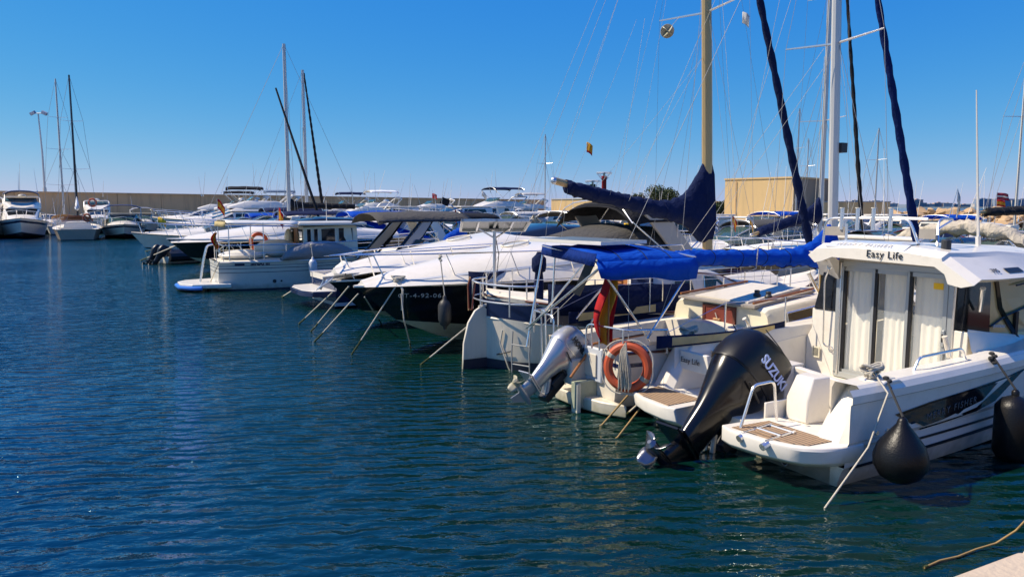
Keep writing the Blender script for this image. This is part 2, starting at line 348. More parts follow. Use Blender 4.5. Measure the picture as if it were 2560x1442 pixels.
def bimini(parent, x0, x1, w, z, k, drop=.16, arch=.1, legs=True, zl=None, name='bimini', wr=.015, bows=3, kl='chrome', tilt=0, seed=0):
    rnd_ = random.Random(seed + int(abs(x0)*100)); rows = []
    n = 12; m = 10
    for i in range(n+1):
        t = i/n; x = lerp(x0, x1, t); row = []
        sagz = -abs(math.sin(t * PI * (bows - 1))) * .03
        for j in range(m+1):
            u = lerp(-1, 1, j/m); e = abs(u) ** 5; ee = (abs(2*t-1)) ** 8
            row.append(Vector((x, u * w, z + tilt * t + arch * (1 - u*u) - drop * e + sagz * (1-e) - ee * drop * .5 + .012 * noise.noise(Vector((x*3+seed, u*4, 1))))))
        rows.append(row)
    mb = MB(); mb.loft(rows, k, closed=False); o = mb.build(name, parent, solid=.012, sharp=60)
    if legs:
        f = MB(); zl = zl if zl is not None else z - 1
        for sd in (1, -1):
            for q in range(bows):
                t = q/(bows-1); f.tube([(lerp(x0, x1, .5) + (t-.5)*.25, sd*(w+.0), zl), (lerp(x0, x1, t), sd*w, z - drop + tilt*t)], wr, kl, 5)
        for q in range(bows):
            t = q/(bows-1); x = lerp(x0, x1, t); f.tube([(x, lerp(-w, w, j/8), z + tilt*t - .02 + arch*(1-(2*j/8-1)**2) - drop*abs(2*j/8-1)**5) for j in range(9)], wr, kl, 5)
        f.build('canopy_frame', o)
    return o
def drape(parent, x0, x1, w, z0, z1f, k, name='canvas_cover', n=14, m=12, seed=0, amp=.03):
    """fabric thrown over a cockpit: z1f(t,u) gives height"""
    rows = [[Vector((lerp(x0, x1, i/n), lerp(-w, w, j/m), z1f(i/n, lerp(-1, 1, j/m)) + amp * noise.noise(Vector((i*.7+seed, j*.6, seed))))) for j in range(m+1)] for i in range(n+1)]
    mb = MB(); mb.loft(rows, k, closed=False); return mb.build(name, parent, solid=.015, sharp=70)
def flag(parent, o, d, wd, ht, kinds, droop=.5, name='flag', amp=.05, seed=0, vert=False):
    """cloth of horizontal bands hoisted at point o, flying along d"""
    o = Vector(o); d = Vector(d).normalized(); n = 10; N = sum(q for q, _ in kinds); mb = MB(); hs = [0]; ks = []
    for q, k in kinds:
        for _ in range(q): hs.append(hs[-1] + 1); ks.append(k)
    sd = Vector((-d.y, d.x, 0)); rings = []
    for i in range(n+1):
        t = i/n; ring = []
        for h in hs: u = h / N; ring.append(o + d * wd * t * (1 - .45*droop) - Vector((0,0,1)) * (u * ht + droop * wd * t * t * .8) + sd * amp * math.sin(t*7 + u*2 + seed) * t + d * -.1*droop*u*wd*t)
        rings.append(ring)
    mb.loft(rings, 'red', closed=False, kf=lambda i, j: ks[j]); return mb.build(name, parent, solid=.004, sharp=80)
SPAIN = [(1,'flagred'), (2,'flagyel'), (1,'flagred')]
def antenna(parent, p, h, lean=(0,0), k='gel', r=.012, name='antenna'):
    mb = MB(); p = Vector(p); q = p + Vector((lean[0]*h, lean[1]*h, h)); mb.tube([p, p.lerp(q, .5), q], r, k, 5, rf=lambda t: 1 - .6*t); mb.tube([p, p.lerp(q, .06)], r*1.8, 'chrome', 6); return mb.build(name, parent)
def rig(root, mx, zb, zt, r, kmast, boom=None, kboom=None, spreaders=(), wire=.004, bow=None, stern=None, chain=None, jib=None, jr=.06, oval=1.4, lean=0):
    """mast with spreaders, wires, boom with sail cover and furled headsail, in boat space"""
    mb = MB(); rings = []
    for i in range(9):
        t = i/8; z = lerp(zb, zt, t); q = 1 - .25 * t * t
        rings.append([Vector((mx - lean*(z-zb) + math.cos(a)*r*oval*q, math.sin(a)*r*q, z)) for a in [2*PI*j/10 for j in range(10)]])
    mb.loft(rings, kmast)
    for sd in (-1, 1): mb.tube([(mx - r*oval*1.02*1, sd*.008, zb+.3), (mx - lean*(zt-zb) - r*oval*.8, sd*.008, zt)], .004, 'dark', 4)
    mb.build('mast', root)
    top = Vector((mx - lean*(zt-zb), 0, zt)); w_ = MB(); tips = []
    for zs_, hw in spreaders:
        x = mx - lean*(zs_-zb); s_ = MB()
        for sd in (-1, 1): s_.tube([(x, 0, zs_), (x - .12*hw, sd*hw, zs_ + .06*hw)], .022, 'alu', 5, rf=lambda t: 1-.4*t)
        s_.build('spreader', root); tips.append((x - .12*hw, hw, zs_ + .06*hw))
    cx, cy, cz = chain or (mx - .1, 1.2, .9)
    for sd in (-1, 1):
        pts = [(cx, sd*cy, cz)] + [(a, sd*b, c) for a, b, c in tips] + [top]; w_.tube(pts, wire, 'wire', 4)
        if tips:
            w_.tube([(cx - .35, sd*cy, cz), (tips[0][0] + .12*tips[0][1], sd*.05, tips[0][2] - .05)], wire, 'wire', 4); w_.tube([(cx + .3, sd*cy, cz), (tips[0][0] + .12*tips[0][1], sd*.05, tips[0][2] - .05)], wire, 'wire', 4)
        if len(tips) > 1: w_.tube([tips[0] if sd > 0 else (tips[0][0], -tips[0][1], tips[0][2]), (tips[1][0], sd*.04, tips[1][2] - .05)], wire, 'wire', 4)
    if stern is not None:
        for sd in (-1, 1): w_.tube([(stern[0], sd*stern[1], stern[2]), (stern[0] + .15*(mx-stern[0]), 0, lerp(stern[2], zt, .15)), top], wire, 'wire', 4)
    if bow is not None and not jib: w_.tube([bow, top], wire, 'wire', 4)
    w_.build('standing_rigging', root)
    if jib:
        hd = top + Vector((.1, 0, -.1 * (zt - zb) * .2)); b = Vector(bow); mb = MB(); N = 60; rings = []
        d = (hd - b).normalized(); u = d.cross(Vector((0,1,0))).normalized(); v = d.cross(u)
        for i in range(N+1):
            t = i/N; p = b.lerp(hd, t); q = jr * (1 - .55*t) * (.3 + .7*min(1, t*14)) * (1 + .035*math.sin(t*70) + .04*noise.noise(Vector((t*30,1,jr))))
            rings.append([p + (u*math.cos(a) + v*math.sin(a)) * q * (1 + .16*math.cos(2*(a - t*60))) for a in [2*PI*j/10 for j in range(10)]])
        mb.loft(rings, jib); mb.build('furled_headsail', root, sharp=70)
def sailcover(root, p0, p1, h0, h1, k, w0=.16, w1=.1, up=.9, kb='gold', br=.05, n=70, seed=0, name='boom', drop=None, ext=.3, mr=.1, mdrop=1.6):
    """boom from gooseneck p0 to end p1 with bundled sail under a cover rising up the mast by up"""
    p0 = Vector(p0); p1 = Vector(p1); b = MB(); d = (p1 - p0).normalized(); b.tube([p0 - d*.0, p1 + d*ext], br, kb, 10); b.ball(p1 + d*ext, br*1.05, br*1.05, br*1.05, 'alu', 8, 6); o = b.build(name, root)
    mb = MB(); rings = []; drop = drop if drop is not None else .12
    for i in range(n+1):
        t = i/n; p = p0.lerp(p1, t); hh = lerp(h0, h1, t ** .8) + up * math.exp(-((t*(p1-p0).length + .02)/(.3 + .12*up)) ** 1.2); ww = lerp(w0, w1, t)
        if i in (0, n): ww *= .75
        ring = []; dd = drop * (1 + mdrop*max(0, 1 - t/.14))
        for j in range(14):
            a = 2*PI*j/14; c, s_ = math.cos(a), math.sin(a); nz = noise.noise(Vector((t*14 + seed, c*1.2, s_*2 + t*8)))
            zz = (hh * s_ if s_ > 0 else dd * s_); yy = ww * c * (1 - .35*max(0, s_)) + .02*nz
            w2 = noise.noise(Vector((t*45 + s_*2, c*2 + seed, s_*5 - t*20))); ring.append(p + Vector((0, yy + .02*w2*(1 if yy > 0 else -1), zz + .03*nz*(s_ < .5) + .015*w2 + (.03*noise.noise(Vector((t*25, 3, seed)))))))
        rings.append(ring)
    if up > .3:
        e = [q.copy() for q in rings[0]]
        for q in e: q.x += mr * 2.2
        rings.insert(0, e)
    mb.loft(rings, k); c = mb.build('sail_cover', o, sharp=80)
    nst = max(3, int((p1-p0).length/.55)); N0 = len(rings) - 1
    for q in range(1, nst):   # straps with their buckles, and the zip under the boom
        rg = rings[int(N0*(.18 + .8*q/nst))]; cc = sum(rg, Vector((0,0,0)))/len(rg); m_ = MB(); m_.tube([cc + (p-cc)*1.03 + Vector((0,0,.004)) for p in rg], .006, 'navycloth' if k != 'blackcloth' else 'dark', 4, closed=True); m_.build('strap', c)
    m_ = MB(); m_.tube([min(rg, key=lambda p: p.z) - Vector((0,0,.004)) for rg in rings[2:]], .008, 'dark', 4); m_.build('zip', c); return o
def lifebuoy(root, c, nrm, Rr=.36, r=.075, name='lifebuoy', top=None, squash=1, k='orange'):
    n = Vector(nrm).normalized(); up = Vector((0,0,1)); a = n.cross(up).normalized(); b = a.cross(n) * squash; c = Vector(c)
    P = lambda q, rr=Rr: c + a*math.cos(q)*rr + b*math.sin(q)*rr
    N = 40; mb = MB(); mb.tube([P(2*PI*i/N) for i in range(N)], r, k, 10, closed=True); o = mb.build(name, root)
    for q in range(2):
        w_ = MB(); q0 = .35 + q*PI + .1; w_.tube([P(q0 + i*.05) for i in range(5)], r*1.05, 'gel2', 10); w_.build('reflective_band', o)
    g = MB(); g.tube([P(2*PI*i/32, Rr + r*(1.15 + .5*abs(math.sin(2*2*PI*i/32)))) + n*.03 for i in range(32)], .009, 'rope', 5, closed=True); g.build('grab_line', o); return o
def outboard(root, loc, tilt, scale=1, kc='black', k2='blackm', kp='chrome', name='outboard_motor', yaw=0, low=False, words=None):
    """cowl, midsection, gearcase and propeller; +x is toward the boat; pivot at the clamp"""
    T = Matrix.Translation(loc) @ Matrix.Rotation(R(yaw), 4, 'Z') @ Matrix.Rotation(R(tilt), 4, 'Y') @ Matrix.Scale(scale, 4)
    V = lambda x, y, z: T @ Vector((x, y, z))
    def ring(cx, z, lx, ly, n=20, p=2.6, sl=0, fx=1.0):
        out = []
        for j in range(n):
            a = 2*PI*j/n; c, s_ = math.cos(a), math.sin(a); ex = math.copysign(abs(c)**(2/p), c); ey = math.copysign(abs(s_)**(2/p), s_)
            out.append(V(cx + ex*lx, ey*ly*(1 - .18*max(0, -ex)*fx), z + sl*ex*lx))
        return out
    mb = MB()   # lower cowl + mid
    mb.loft([ring(-.26,-.62,.15,.08), ring(-.26,-.5,.17,.095), ring(-.27,-.25,.19,.12), ring(-.28,-.05,.24,.17), ring(-.24,.1,.33,.22), ring(-.24,.24,.38,.25), ring(-.24,.3,.385,.255)], k2)
    o = mb.build(name, root)
    c = MB(); pp = 3.6; c.loft([ring(-.24,.305,.385,.258,sl=.05,p=pp), ring(-.24,.4,.395,.266,sl=.06,p=pp), ring(-.23,.56,.385,.255,sl=.09,p=pp), ring(-.21,.72,.355,.23,sl=.13,p=pp), ring(-.2,.775,.33,.205,sl=.15,p=pp), ring(-.19,.80,.30,.17,sl=.16,p=pp), ring(-.17,.825,.2,.1,sl=.16,p=pp), ring(-.17,.83,.02,.02)], kc)
    cw = c.build('cowling', o, sharp=28)
    for sd in (-1, 1):
        q = MB(); q.tube([V(-.38, sd*.262, .2), V(-.3, sd*.268, .19), V(-.12, sd*.268, .17)], .012*scale, 'blackm', 6); q.build('cowl_latch', o); q = MB(); q.tube([V(-.56, sd*.2, .72), V(-.3, sd*.235, .74), V(-.1, sd*.2, .78)], .006*scale, 'dark', 5); q.build('cowl_crease', o)
    s_ = MB(); s_.loft([ring(-.24,.292,.392,.262,sl=.04), ring(-.24,.31,.394,.264,sl=.045)], 'chrome' if kc == 'silver' else 'blackm'); s_.build('trim_seam', o)
    g = MB()
    g.loft([ring(-.26,-.62,.16,.08), ring(-.28,-.78,.15,.06), ring(-.3,-.9,.15,.04)], k2)
    g.prism([V(-.62,-.14,-.665), V(-.55,.14,-.665), V(-.62,.14,-.665), V(-.1,.12,-.665), V(.0,.0,-.665), V(-.1,-.12,-.665)][0:1] + [V(-.62,.14,-.665), V(-.1,.12,-.665), V(.02,0,-.665), V(-.1,-.12,-.665)], T.to_3x3() @ Vector((0,0,.02)), k2)
    g.prism([V(-.5,-.1,-.6), V(-.5,.1,-.6), V(-.14,.09,-.6), V(-.05,0,-.6), V(-.14,-.09,-.6)], T.to_3x3() @ Vector((0,0,.015)), k2)
    tp = [(.0,.1),(.02,.085),(.05,.03),(.07,-.1),(.07,-.25),(.055,-.38),(.045,-.42)]
    g.loft([[V(-.1 + x, r*math.cos(a), -.9 + r*math.sin(a)) for a in [2*PI*j/12 for j in range(12)]] for r, x in [(max(r,.003), x) for r, x in tp]], k2)
    g.prism([V(-.14,-.008,-.95), V(-.38,-.008,-.95), V(-.44,-.008,-1.16), V(-.32,-.008,-1.16)], T.to_3x3() @ Vector((0,.016,0)), k2); g.build('gearcase', o)
    p = MB(); p.loft([[V(-.5 - x, r*math.cos(a), -.9 + r*math.sin(a)) for a in [2*PI*j/12 for j in range(12)]] for r, x in ((.045,0),(.055,.06),(.05,.13),(.02,.16))], kp)
    for q in range(3):
        a0 = q*2*PI/3 + .5; rows = []
        for i in range(5):
            rr = .05 + .15*i/4; wd = .085*math.sin(PI*(.22 + .66*i/4)); row = []
            for j in range(4):
                u = j/3*2-1; a = a0 + u*wd/rr*.9; row.append(V(-.57 - u*.05, rr*math.cos(a), -.9 + rr*math.sin(a)))
            rows.append(row)
        p.loft(rows, kp, closed=False)
    p.build('propeller', o, solid=.006*scale)
    if not low:
        b = MB(); b.box(-.02,.1,-.13,-.07,-.35,.12,'dark',T); b.box(-.02,.1,.07,.13,-.35,.12,'dark',T); b.box(-.1,.08,-.16,.16,-.02,.03,'dark',T)
        b.tube([V(-.1,.05,-.3), V(.12,.05,-.55)], .03, 'alu', 8); b.tube([V(-.1,-.05,-.3), V(.12,-.05,-.55)], .03, 'alu', 8)
        b.box(.06,.2,-.12,.12,-.62,-.1,'blackm',T); b.build('mounting_bracket', o)
    if words:
        for sd in (-1, 1):
            text(cw, words[0], .16*scale*words[2], V(-.22 + words[3], sd*.272, .5), T.to_3x3() @ Vector((-1*sd if False else (1 if sd < 0 else -1), 0, .08)), T.to_3x3() @ Vector((0,0,1)), words[1], weight=.004, shear=.15)
    return o, V
# ---------------------------------------------------------------- water
def water():
    m = bpy.data.materials.new('sea_water'); m.use_nodes = True; n = m.node_tree.nodes; l = m.node_tree.links; b = n['Principled BSDF']
    b.inputs['Roughness'].default_value = .035; b.inputs['IOR'].default_value = 1.5; b.inputs['Specular IOR Level'].default_value = .75; b.inputs['Specular Tint'].default_value = (.5,.85,1,1)
    tc = n.new('ShaderNodeTexCoord')
    nz = n.new('ShaderNodeTexNoise'); nz.inputs['Scale'].default_value = .12; l.new(tc.outputs['Object'], nz.inputs[0])
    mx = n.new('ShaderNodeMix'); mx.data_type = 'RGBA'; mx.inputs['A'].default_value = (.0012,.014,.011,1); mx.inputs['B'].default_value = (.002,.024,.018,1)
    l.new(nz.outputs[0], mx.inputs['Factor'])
    # green by the berths; outward, blue sky reflection is put into the base colour
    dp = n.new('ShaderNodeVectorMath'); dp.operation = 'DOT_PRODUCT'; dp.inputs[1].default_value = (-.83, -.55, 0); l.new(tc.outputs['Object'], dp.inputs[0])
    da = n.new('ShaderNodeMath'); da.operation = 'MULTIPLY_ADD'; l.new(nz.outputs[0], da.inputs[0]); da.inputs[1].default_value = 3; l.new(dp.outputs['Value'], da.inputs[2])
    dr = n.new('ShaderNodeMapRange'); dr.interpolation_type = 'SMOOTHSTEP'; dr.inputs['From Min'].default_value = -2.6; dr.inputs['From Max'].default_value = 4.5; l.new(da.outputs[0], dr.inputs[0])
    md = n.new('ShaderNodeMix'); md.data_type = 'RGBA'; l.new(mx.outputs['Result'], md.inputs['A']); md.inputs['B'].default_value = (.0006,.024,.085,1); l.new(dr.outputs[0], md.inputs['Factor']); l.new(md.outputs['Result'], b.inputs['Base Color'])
    def wave(sx, sy, rot, sc_, det, dist=0):
        mp = n.new('ShaderNodeMapping'); mp.inputs['Scale'].default_value = (sx, sy, 1); mp.inputs['Rotation'].default_value = (0, 0, R(rot)); l.new(tc.outputs['Object'], mp.inputs[0])
        q = n.new('ShaderNodeTexNoise'); q.inputs['Scale'].default_value = sc_; q.inputs['Detail'].default_value = det; q.inputs['Roughness'].default_value = .5; q.inputs['Distortion'].default_value = dist; l.new(mp.outputs[0], q.inputs[0]); return q.outputs[0]
    def add(a, ka, b_, kb):
        x = n.new('ShaderNodeMath'); x.operation = 'MULTIPLY'; l.new(a, x.inputs[0]); x.inputs[1].default_value = ka
        y = n.new('ShaderNodeMath'); y.operation = 'MULTIPLY_ADD'; l.new(b_, y.inputs[0]); y.inputs[1].default_value = kb; l.new(x.outputs[0], y.inputs[2]); return y.outputs[0]
    def bands(rot, s_, dist, det, ds):
        mp = n.new('ShaderNodeMapping'); mp.inputs['Rotation'].default_value = (0, 0, R(rot)); l.new(tc.outputs['Object'], mp.inputs[0])
        q = n.new('ShaderNodeTexWave'); q.bands_direction = 'Y'; q.inputs['Scale'].default_value = s_; q.inputs['Distortion'].default_value = dist; q.inputs['Detail'].default_value = det; q.inputs['Detail Scale'].default_value = ds; q.inputs['Detail Roughness'].default_value = .55; l.new(mp.outputs[0], q.inputs[0]); return q.outputs['Fac']
    h = add(wave(.8, 1.6, 14, 1.0, 2, .4), .3, wave(1.0, 2.4, -8, 4.0, 3, .5), .34); h = add(h, 1, wave(1.2, 2.0, 20, 10, 2, .3), .07)
    h = add(h, 1, bands(-9, 1.6, 6, 3, 1.0), .15); h = add(h, 1, bands(7, 1.05, 7, 3, .9), .15)
    bp = n.new('ShaderNodeBump'); bp.inputs['Strength'].default_value = 1; bp.inputs['Distance'].default_value = .125; l.new(h, bp.inputs['Height'])
    pn = n.new('ShaderNodeTexNoise'); pn.inputs['Scale'].default_value = .16; pn.inputs['Detail'].default_value = 3; l.new(tc.outputs['Object'], pn.inputs[0]); pr = n.new('ShaderNodeMapRange'); pr.inputs['From Min'].default_value = .35; pr.inputs['From Max'].default_value = .62; pr.inputs['To Min'].default_value = .45; pr.inputs['To Max'].default_value = 1.0; l.new(pn.outputs[0], pr.inputs[0]); l.new(pr.outputs[0], bp.inputs['Strength']); l.new(bp.outputs[0], b.inputs['Normal'])
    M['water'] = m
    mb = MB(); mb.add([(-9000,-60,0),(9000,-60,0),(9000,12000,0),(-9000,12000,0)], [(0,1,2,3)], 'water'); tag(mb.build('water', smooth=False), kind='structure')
water()
mb = MB(); mb.add([(-9000,-60,-6),(9000,-60,-6),(9000,12000,-6),(-9000,12000,-6)], [(0,1,2,3)], 'rock'); tag(mb.build('seabed', smooth=False), kind='structure')
# ---------------------------------------------------------------- breakwater wall
WA, WB_ = Vector((-62, 58, 0)), Vector((7.1, 164, 0)); WD = (WB_ - WA).normalized(); WN = Vector((WD.y, -WD.x, 0))
def walls():
    t = thing('breakwater_wall', 'long brown concrete breakwater wall behind all the boats, in shade', 'wall', WA, 0)
    L = (WB_ - WA).length; mb = MB(); P = lambda s_, o, z: WD*s_ + WN*o + Vector((0,0,z)); n = 24
    for i in range(n):
        a, b = L*i/n, L*(i+1)/n - .04
        mb.prism([P(a,0,.9), P(b,0,.9), P(b,0,3.95), P(a,0,3.95)], -WN*1.0, 'wallc')
    mb.build('wall_face', t, smooth=False)
    c = MB(); c.prism([P(0,.12,3.95), P(L,.12,3.95), P(L,.12,4.12), P(0,.12,4.12)], -WN*1.3, 'wallc'); c.build('coping', t, smooth=False)
    q = MB(); q.prism([P(0,4.5,-1), P(L,4.5,-1), P(L,4.5,.9), P(0,4.5,.9)], -WN*5.6, 'concrete'); tag(q.build('quay', smooth=False), kind='structure').location = WA
    # sunlit end of the wall
    y0, y1 = Vector((8.6, 163, 0)), Vector((17.2, 150, 0)); t2 = thing('sea_wall', 'short yellow sunlit stretch of sea wall beyond the brown wall', 'wall', y0)
    d = y1 - y0; mb = MB(); mb.prism([(0,0,0), d, d + Vector((0,0,4.1)), (0,0,4.1)], (1.2,.6,0), 'wally'); mb.build('wall_face', t2, smooth=False)
    mb = MB(); mb.prism([(-.1,-.1,4.1), d + Vector((-.1,-.1,4.1)), d + Vector((-.1,-.1,4.3)), (-.1,-.1,4.3)], (1.4,.8,0), 'concrete'); mb.build('coping', t2, smooth=False)
walls()
# lamp post standing on the wall
def lamp():
    t = .0
    p = None
    for i in range(400):
        q = WA + WD * i * .25
        if (q.x / q.y) * 1850 + 1280 >= 118: p = q; break
    y = p.y; ht = 2.5 + (518 - 290) / 1850 * y - 4.1
    o = thing('lamp_post', 'tall thin grey lamp post with two floodlights on the breakwater wall', 'lamp post', p + Vector((0,0,4.12)))
    mb = MB(); mb.tube([(0,0,0), (0,0,ht*.5), (-.15,0,ht)], .12, 'alupaint', 8, rf=lambda u: 1 - .5*u); mb.tube([(0,0,0), (0,0,.4)], .18, 'alupaint', 8); mb.tube([(-.55,0,ht), (.4,0,ht)], .05, 'alupaint', 6); mb.build('post', o)
    for sd in (-1, 1):
        f = MB(); Mx = Matrix.Translation((-.1 + sd*.6, 0, ht + .02)) @ Matrix.Rotation(R(sd*25), 4, 'Y') @ Matrix.Rotation(R(20), 4, 'X'); f.box(-.28,.28,-.12,.12,-.16,.16,'farg',Mx); f.box(-.22,.22,-.15,-.12,-.12,.12,'gelgrey',Mx); f.build('floodlight', o, bevel=.02)
lamp()
# ---------------------------------------------------------------- pontoon the near boats lie to
PA = Vector((12.2, 7.5, 0)); PD = Vector((-.53, .848, 0)).normalized(); PN = Vector((PD.y, -PD.x, 0))
def pontoon(name, a, d, nrm, L, W, z=.55, k='plank'):
    mb = MB(); n = int(L / .14)
    for i in range(n):
        p = a + d * (i * .14); jit = .004 * ((i*7) % 3)
        mb.prism([p + Vector((0,0,z+jit)), p + d*.13 + Vector((0,0,z+jit)), p + d*.13 + nrm*W + Vector((0,0,z+jit)), p + nrm*W + Vector((0,0,z+jit))], (0,0,-.05), k)
    mb.prism([a + Vector((0,0,z-.06)), a + d*L + Vector((0,0,z-.06)), a + d*L + nrm*W + Vector((0,0,z-.06)), a + nrm*W + Vector((0,0,z-.06))], (0,0,-.65), 'concrete')
    mb.prism([a - nrm*.08 + Vector((0,0,z-.02)), a + d*L - nrm*.08 + Vector((0,0,z-.02)), a + d*L - nrm*.0 + Vector((0,0,z-.02)), a + Vector((0,0,z-.02))], (0,0,-.25), 'wooddark')
    return tag(mb.build(name, smooth=False), kind='structure')
pontoon('pontoon', PA, PD, PN, 62, 2.6)
pontoon('walkway', Vector((14, 50, 0)), Vector((1, .08, 0)).normalized(), Vector((-.08, 1, 0)), 45, 5, .9)
pontoon('jetty', Vector((-33, 73, 0)), Vector((.98, .2, 0)).normalized(), Vector((-.2, .98, 0)), 26, 1.8, .9)
def pedestal(px, Y, lab, kt='pedblue'):
    t = thing('service_pedestal', lab, 'service pedestal', (colx(px, Y), Y, .56), 0, 'service pedestals on the pontoon')
    mb = MB(); mb.box(-.17,.17,-.14,.14,0,.95,'pedblue'); mb.box(-.2,.2,-.17,.17,0,.05,'concrete'); mb.build('body', t, bevel=.02)
    mb = MB(); mb.box(-.2,.2,-.17,.17,.95,1.05,kt); mb.box(-.16,.16,-.13,.13,1.05,1.28,'farw' if kt == 'yellow' else kt); mb.box(-.2,.2,-.17,.17,1.28,1.36,kt); mb.build('lamp_cap', t, bevel=.015)
    mb = MB(); mb.box(-.09,.09,-.16,-.14,.45,.75,'gelgrey'); mb.build('socket', t)
pedestal(1158, 31, 'blue service pedestal on the pontoon, left of the tilted solar panel post')
pedestal(1268, 34, 'blue service pedestal partly behind the solar panel post', 'pedblue')
pedestal(1574, 27, 'blue service pedestal with a yellow lantern cap', 'yellow')
dm('quaytan', (.5,.4,.29), .9, var=.15, dirt=.35, bump=.4, bs=30)
# foreground quay
mb = MB(); q0 = Vector((1.86, 3.05, 0)); dq = (Vector((2.40, 3.33, 0)) - q0).normalized(); nq = Vector((dq.y, -dq.x, 0))
for i in range(-3, 6):
    a = q0 + dq * (i*1.4 + .6); b = a + dq * 1.39
    mb.prism([a + Vector((0,0,.9)), b + Vector((0,0,.9)), b + nq*.45 + Vector((0,0,.9)), a + nq*.45 + Vector((0,0,.9))], (0,0,-1.6), 'quaytan')
mb.prism([q0 - dq*4 + nq*.455 + Vector((0,0,.89)), q0 + dq*9 + nq*.455 + Vector((0,0,.89)), q0 + dq*9 + nq*6 + Vector((0,0,.89)), q0 - dq*4 + nq*6 + Vector((0,0,.89))], (0,0,-1.5), 'concrete')
tag(mb.build('quay_edge', bevel=.02), kind='structure')
# ---------------------------------------------------------------- yellow building
def building():
    A, B_, C_ = Vector((19.0,66.6,0)), Vector((23.4,62,0)), Vector((28.3,66.7,0)); D_ = A + C_ - B_; O = B_.copy()
    t = thing('harbour_building', 'flat roofed yellow rendered building with one sunlit and one stained shaded side', 'building', O)
    A, B_, C_, D_ = A-O, Vector((0,0,0)), C_-O, D_-O; mb = MB()
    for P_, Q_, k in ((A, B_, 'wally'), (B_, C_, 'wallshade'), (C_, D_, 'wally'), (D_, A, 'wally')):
        mb.add([P_ + Vector((0,0,.5)), Q_ + Vector((0,0,.5)), Q_ + Vector((0,0,4.9)), P_ + Vector((0,0,4.9))], [(0,1,2,3)], k)
    mb.build('wall', t, smooth=False)
    mb = MB(); cc = (A + C_)/2; ex = lambda p: cc + (p - cc)*1.02; mb.prism([ex(A) + Vector((0,0,4.9)), ex(B_) + Vector((0,0,4.9)), ex(C_) + Vector((0,0,4.9)), ex(D_) + Vector((0,0,4.9))], (0,0,.13), 'wally'); mb.build('roof_slab', t, smooth=False)
    d = (C_-B_).normalized(); nn = Vector((d.y,-d.x,0)); mb = MB()
    mb.prism([B_ + d*3.2 + nn*.02 + Vector((0,0,.5)), B_ + d*4.4 + nn*.02 + Vector((0,0,.5)), B_ + d*4.4 + nn*.02 + Vector((0,0,2.6)), B_ + d*3.2 + nn*.02 + Vector((0,0,2.6))], nn*.05, 'wooddark'); mb.build('door', t, smooth=False)
    d = (B_-A).normalized(); mb = MB(); mb.prism([A + d*1.1 + nn*0 + Vector((-.03,-.03,.5)), A + d*1.13 + Vector((-.03,-.03,.5)), A + d*1.13 + Vector((-.03,-.03,4.8)), A + d*1.1 + Vector((-.03,-.03,4.8))], (-.04,-.04,0), 'wallc'); mb.build('drain_pipe', t, smooth=False)
    t = thing('boundary_wall', 'low yellow wall beside the yellow building, seen through the rigging', 'wall', (26.5, 64, 0)); mb = MB(); mb.box(0,6,0,.5,.4,2.9,'wally'); mb.box(-.05,6.05,-.05,.55,2.9,3.0,'concrete'); mb.build('wall_face', t, smooth=False)
dm('wallshade', (.3,.23,.15), .95, var=.2, vs=.5, dirt=.75, dcol=(.1,.09,.075), bump=.2, bs=4, streak=True)  # shaded face: its shade put into a darker base colour, stains on top
building()
mb = MB(); mb.prism([(10,60,-1), (75,60,-1), (120,120,-1), (10,120,-1)], (0,0,1.75), 'concrete'); tag(mb.build('ground', smooth=False), kind='structure')
# ---------------------------------------------------------------- rock breakwater
def rocks():
    rn = random.Random(5); mb = MB()
    def rock(x, y, z, s):
        c = Vector((x, y, z)); vs = []; bm = bmesh.new(); bmesh.ops.create_icosphere(bm, subdivisions=2, radius=1)
        ax = (s*rn.uniform(.7,1.3), s*rn.uniform(.7,1.2), s*rn.uniform(.5,.85)); sd = Vector((rn.random()*50, rn.random()*50, 0))
        rot = Matrix.Rotation(rn.random()*6, 3, 'Z') @ Matrix.Rotation(rn.uniform(-.5,.5), 3, 'X')
        planes = [Vector((rn.gauss(0,1), rn.gauss(0,1), rn.gauss(0,1))).normalized() for _ in range(9)]
        for v in bm.verts:
            p = v.co.copy()
            for q in planes:
                e = p.dot(q)
                if e > .55: p -= q*(e-.55)
            p *= 1 + .12*noise.noise(p*2 + sd); p = rot @ Vector((p.x*ax[0], p.y*ax[1], p.z*ax[2])); vs.append(c + p)
        fs = [[v.index for v in f.verts] for f in bm.faces]; bm.free(); mb.add(vs, fs, 'rock')
    for i in range(330):
        px = rn.uniform(2150, 2640); Y = rn.uniform(60, 84); top = .85 + 1.3*min(1, (Y-58)/14) - max(0, (Y-76))*.2; rock(colx(px, Y), Y, max(.4, top - rn.uniform(0,.7)), rn.uniform(.35, .95))
    for i in range(120):
        px = rn.uniform(1570, 1820); Y = rn.uniform(100, 118); top = 1.4 + .09*(Y-100); rock(colx(px, Y), Y, top - rn.uniform(-.2,.6), rn.uniform(.6, 1.3))
    tag(mb.build('boulders', sharp=20), 'heaped ochre boulders of the breakwater beyond the moored boats', 'boulders', kind='stuff')
    mb = MB(); mb.prism([(colx(1540,112),96,-1), (colx(1860,100),96,-1), (colx(1860,120),122,-1), (colx(1540,122),122,-1)], (0,0,2.1), 'rock'); tag(mb.build('terrain', smooth=False), kind='structure')
rocks()
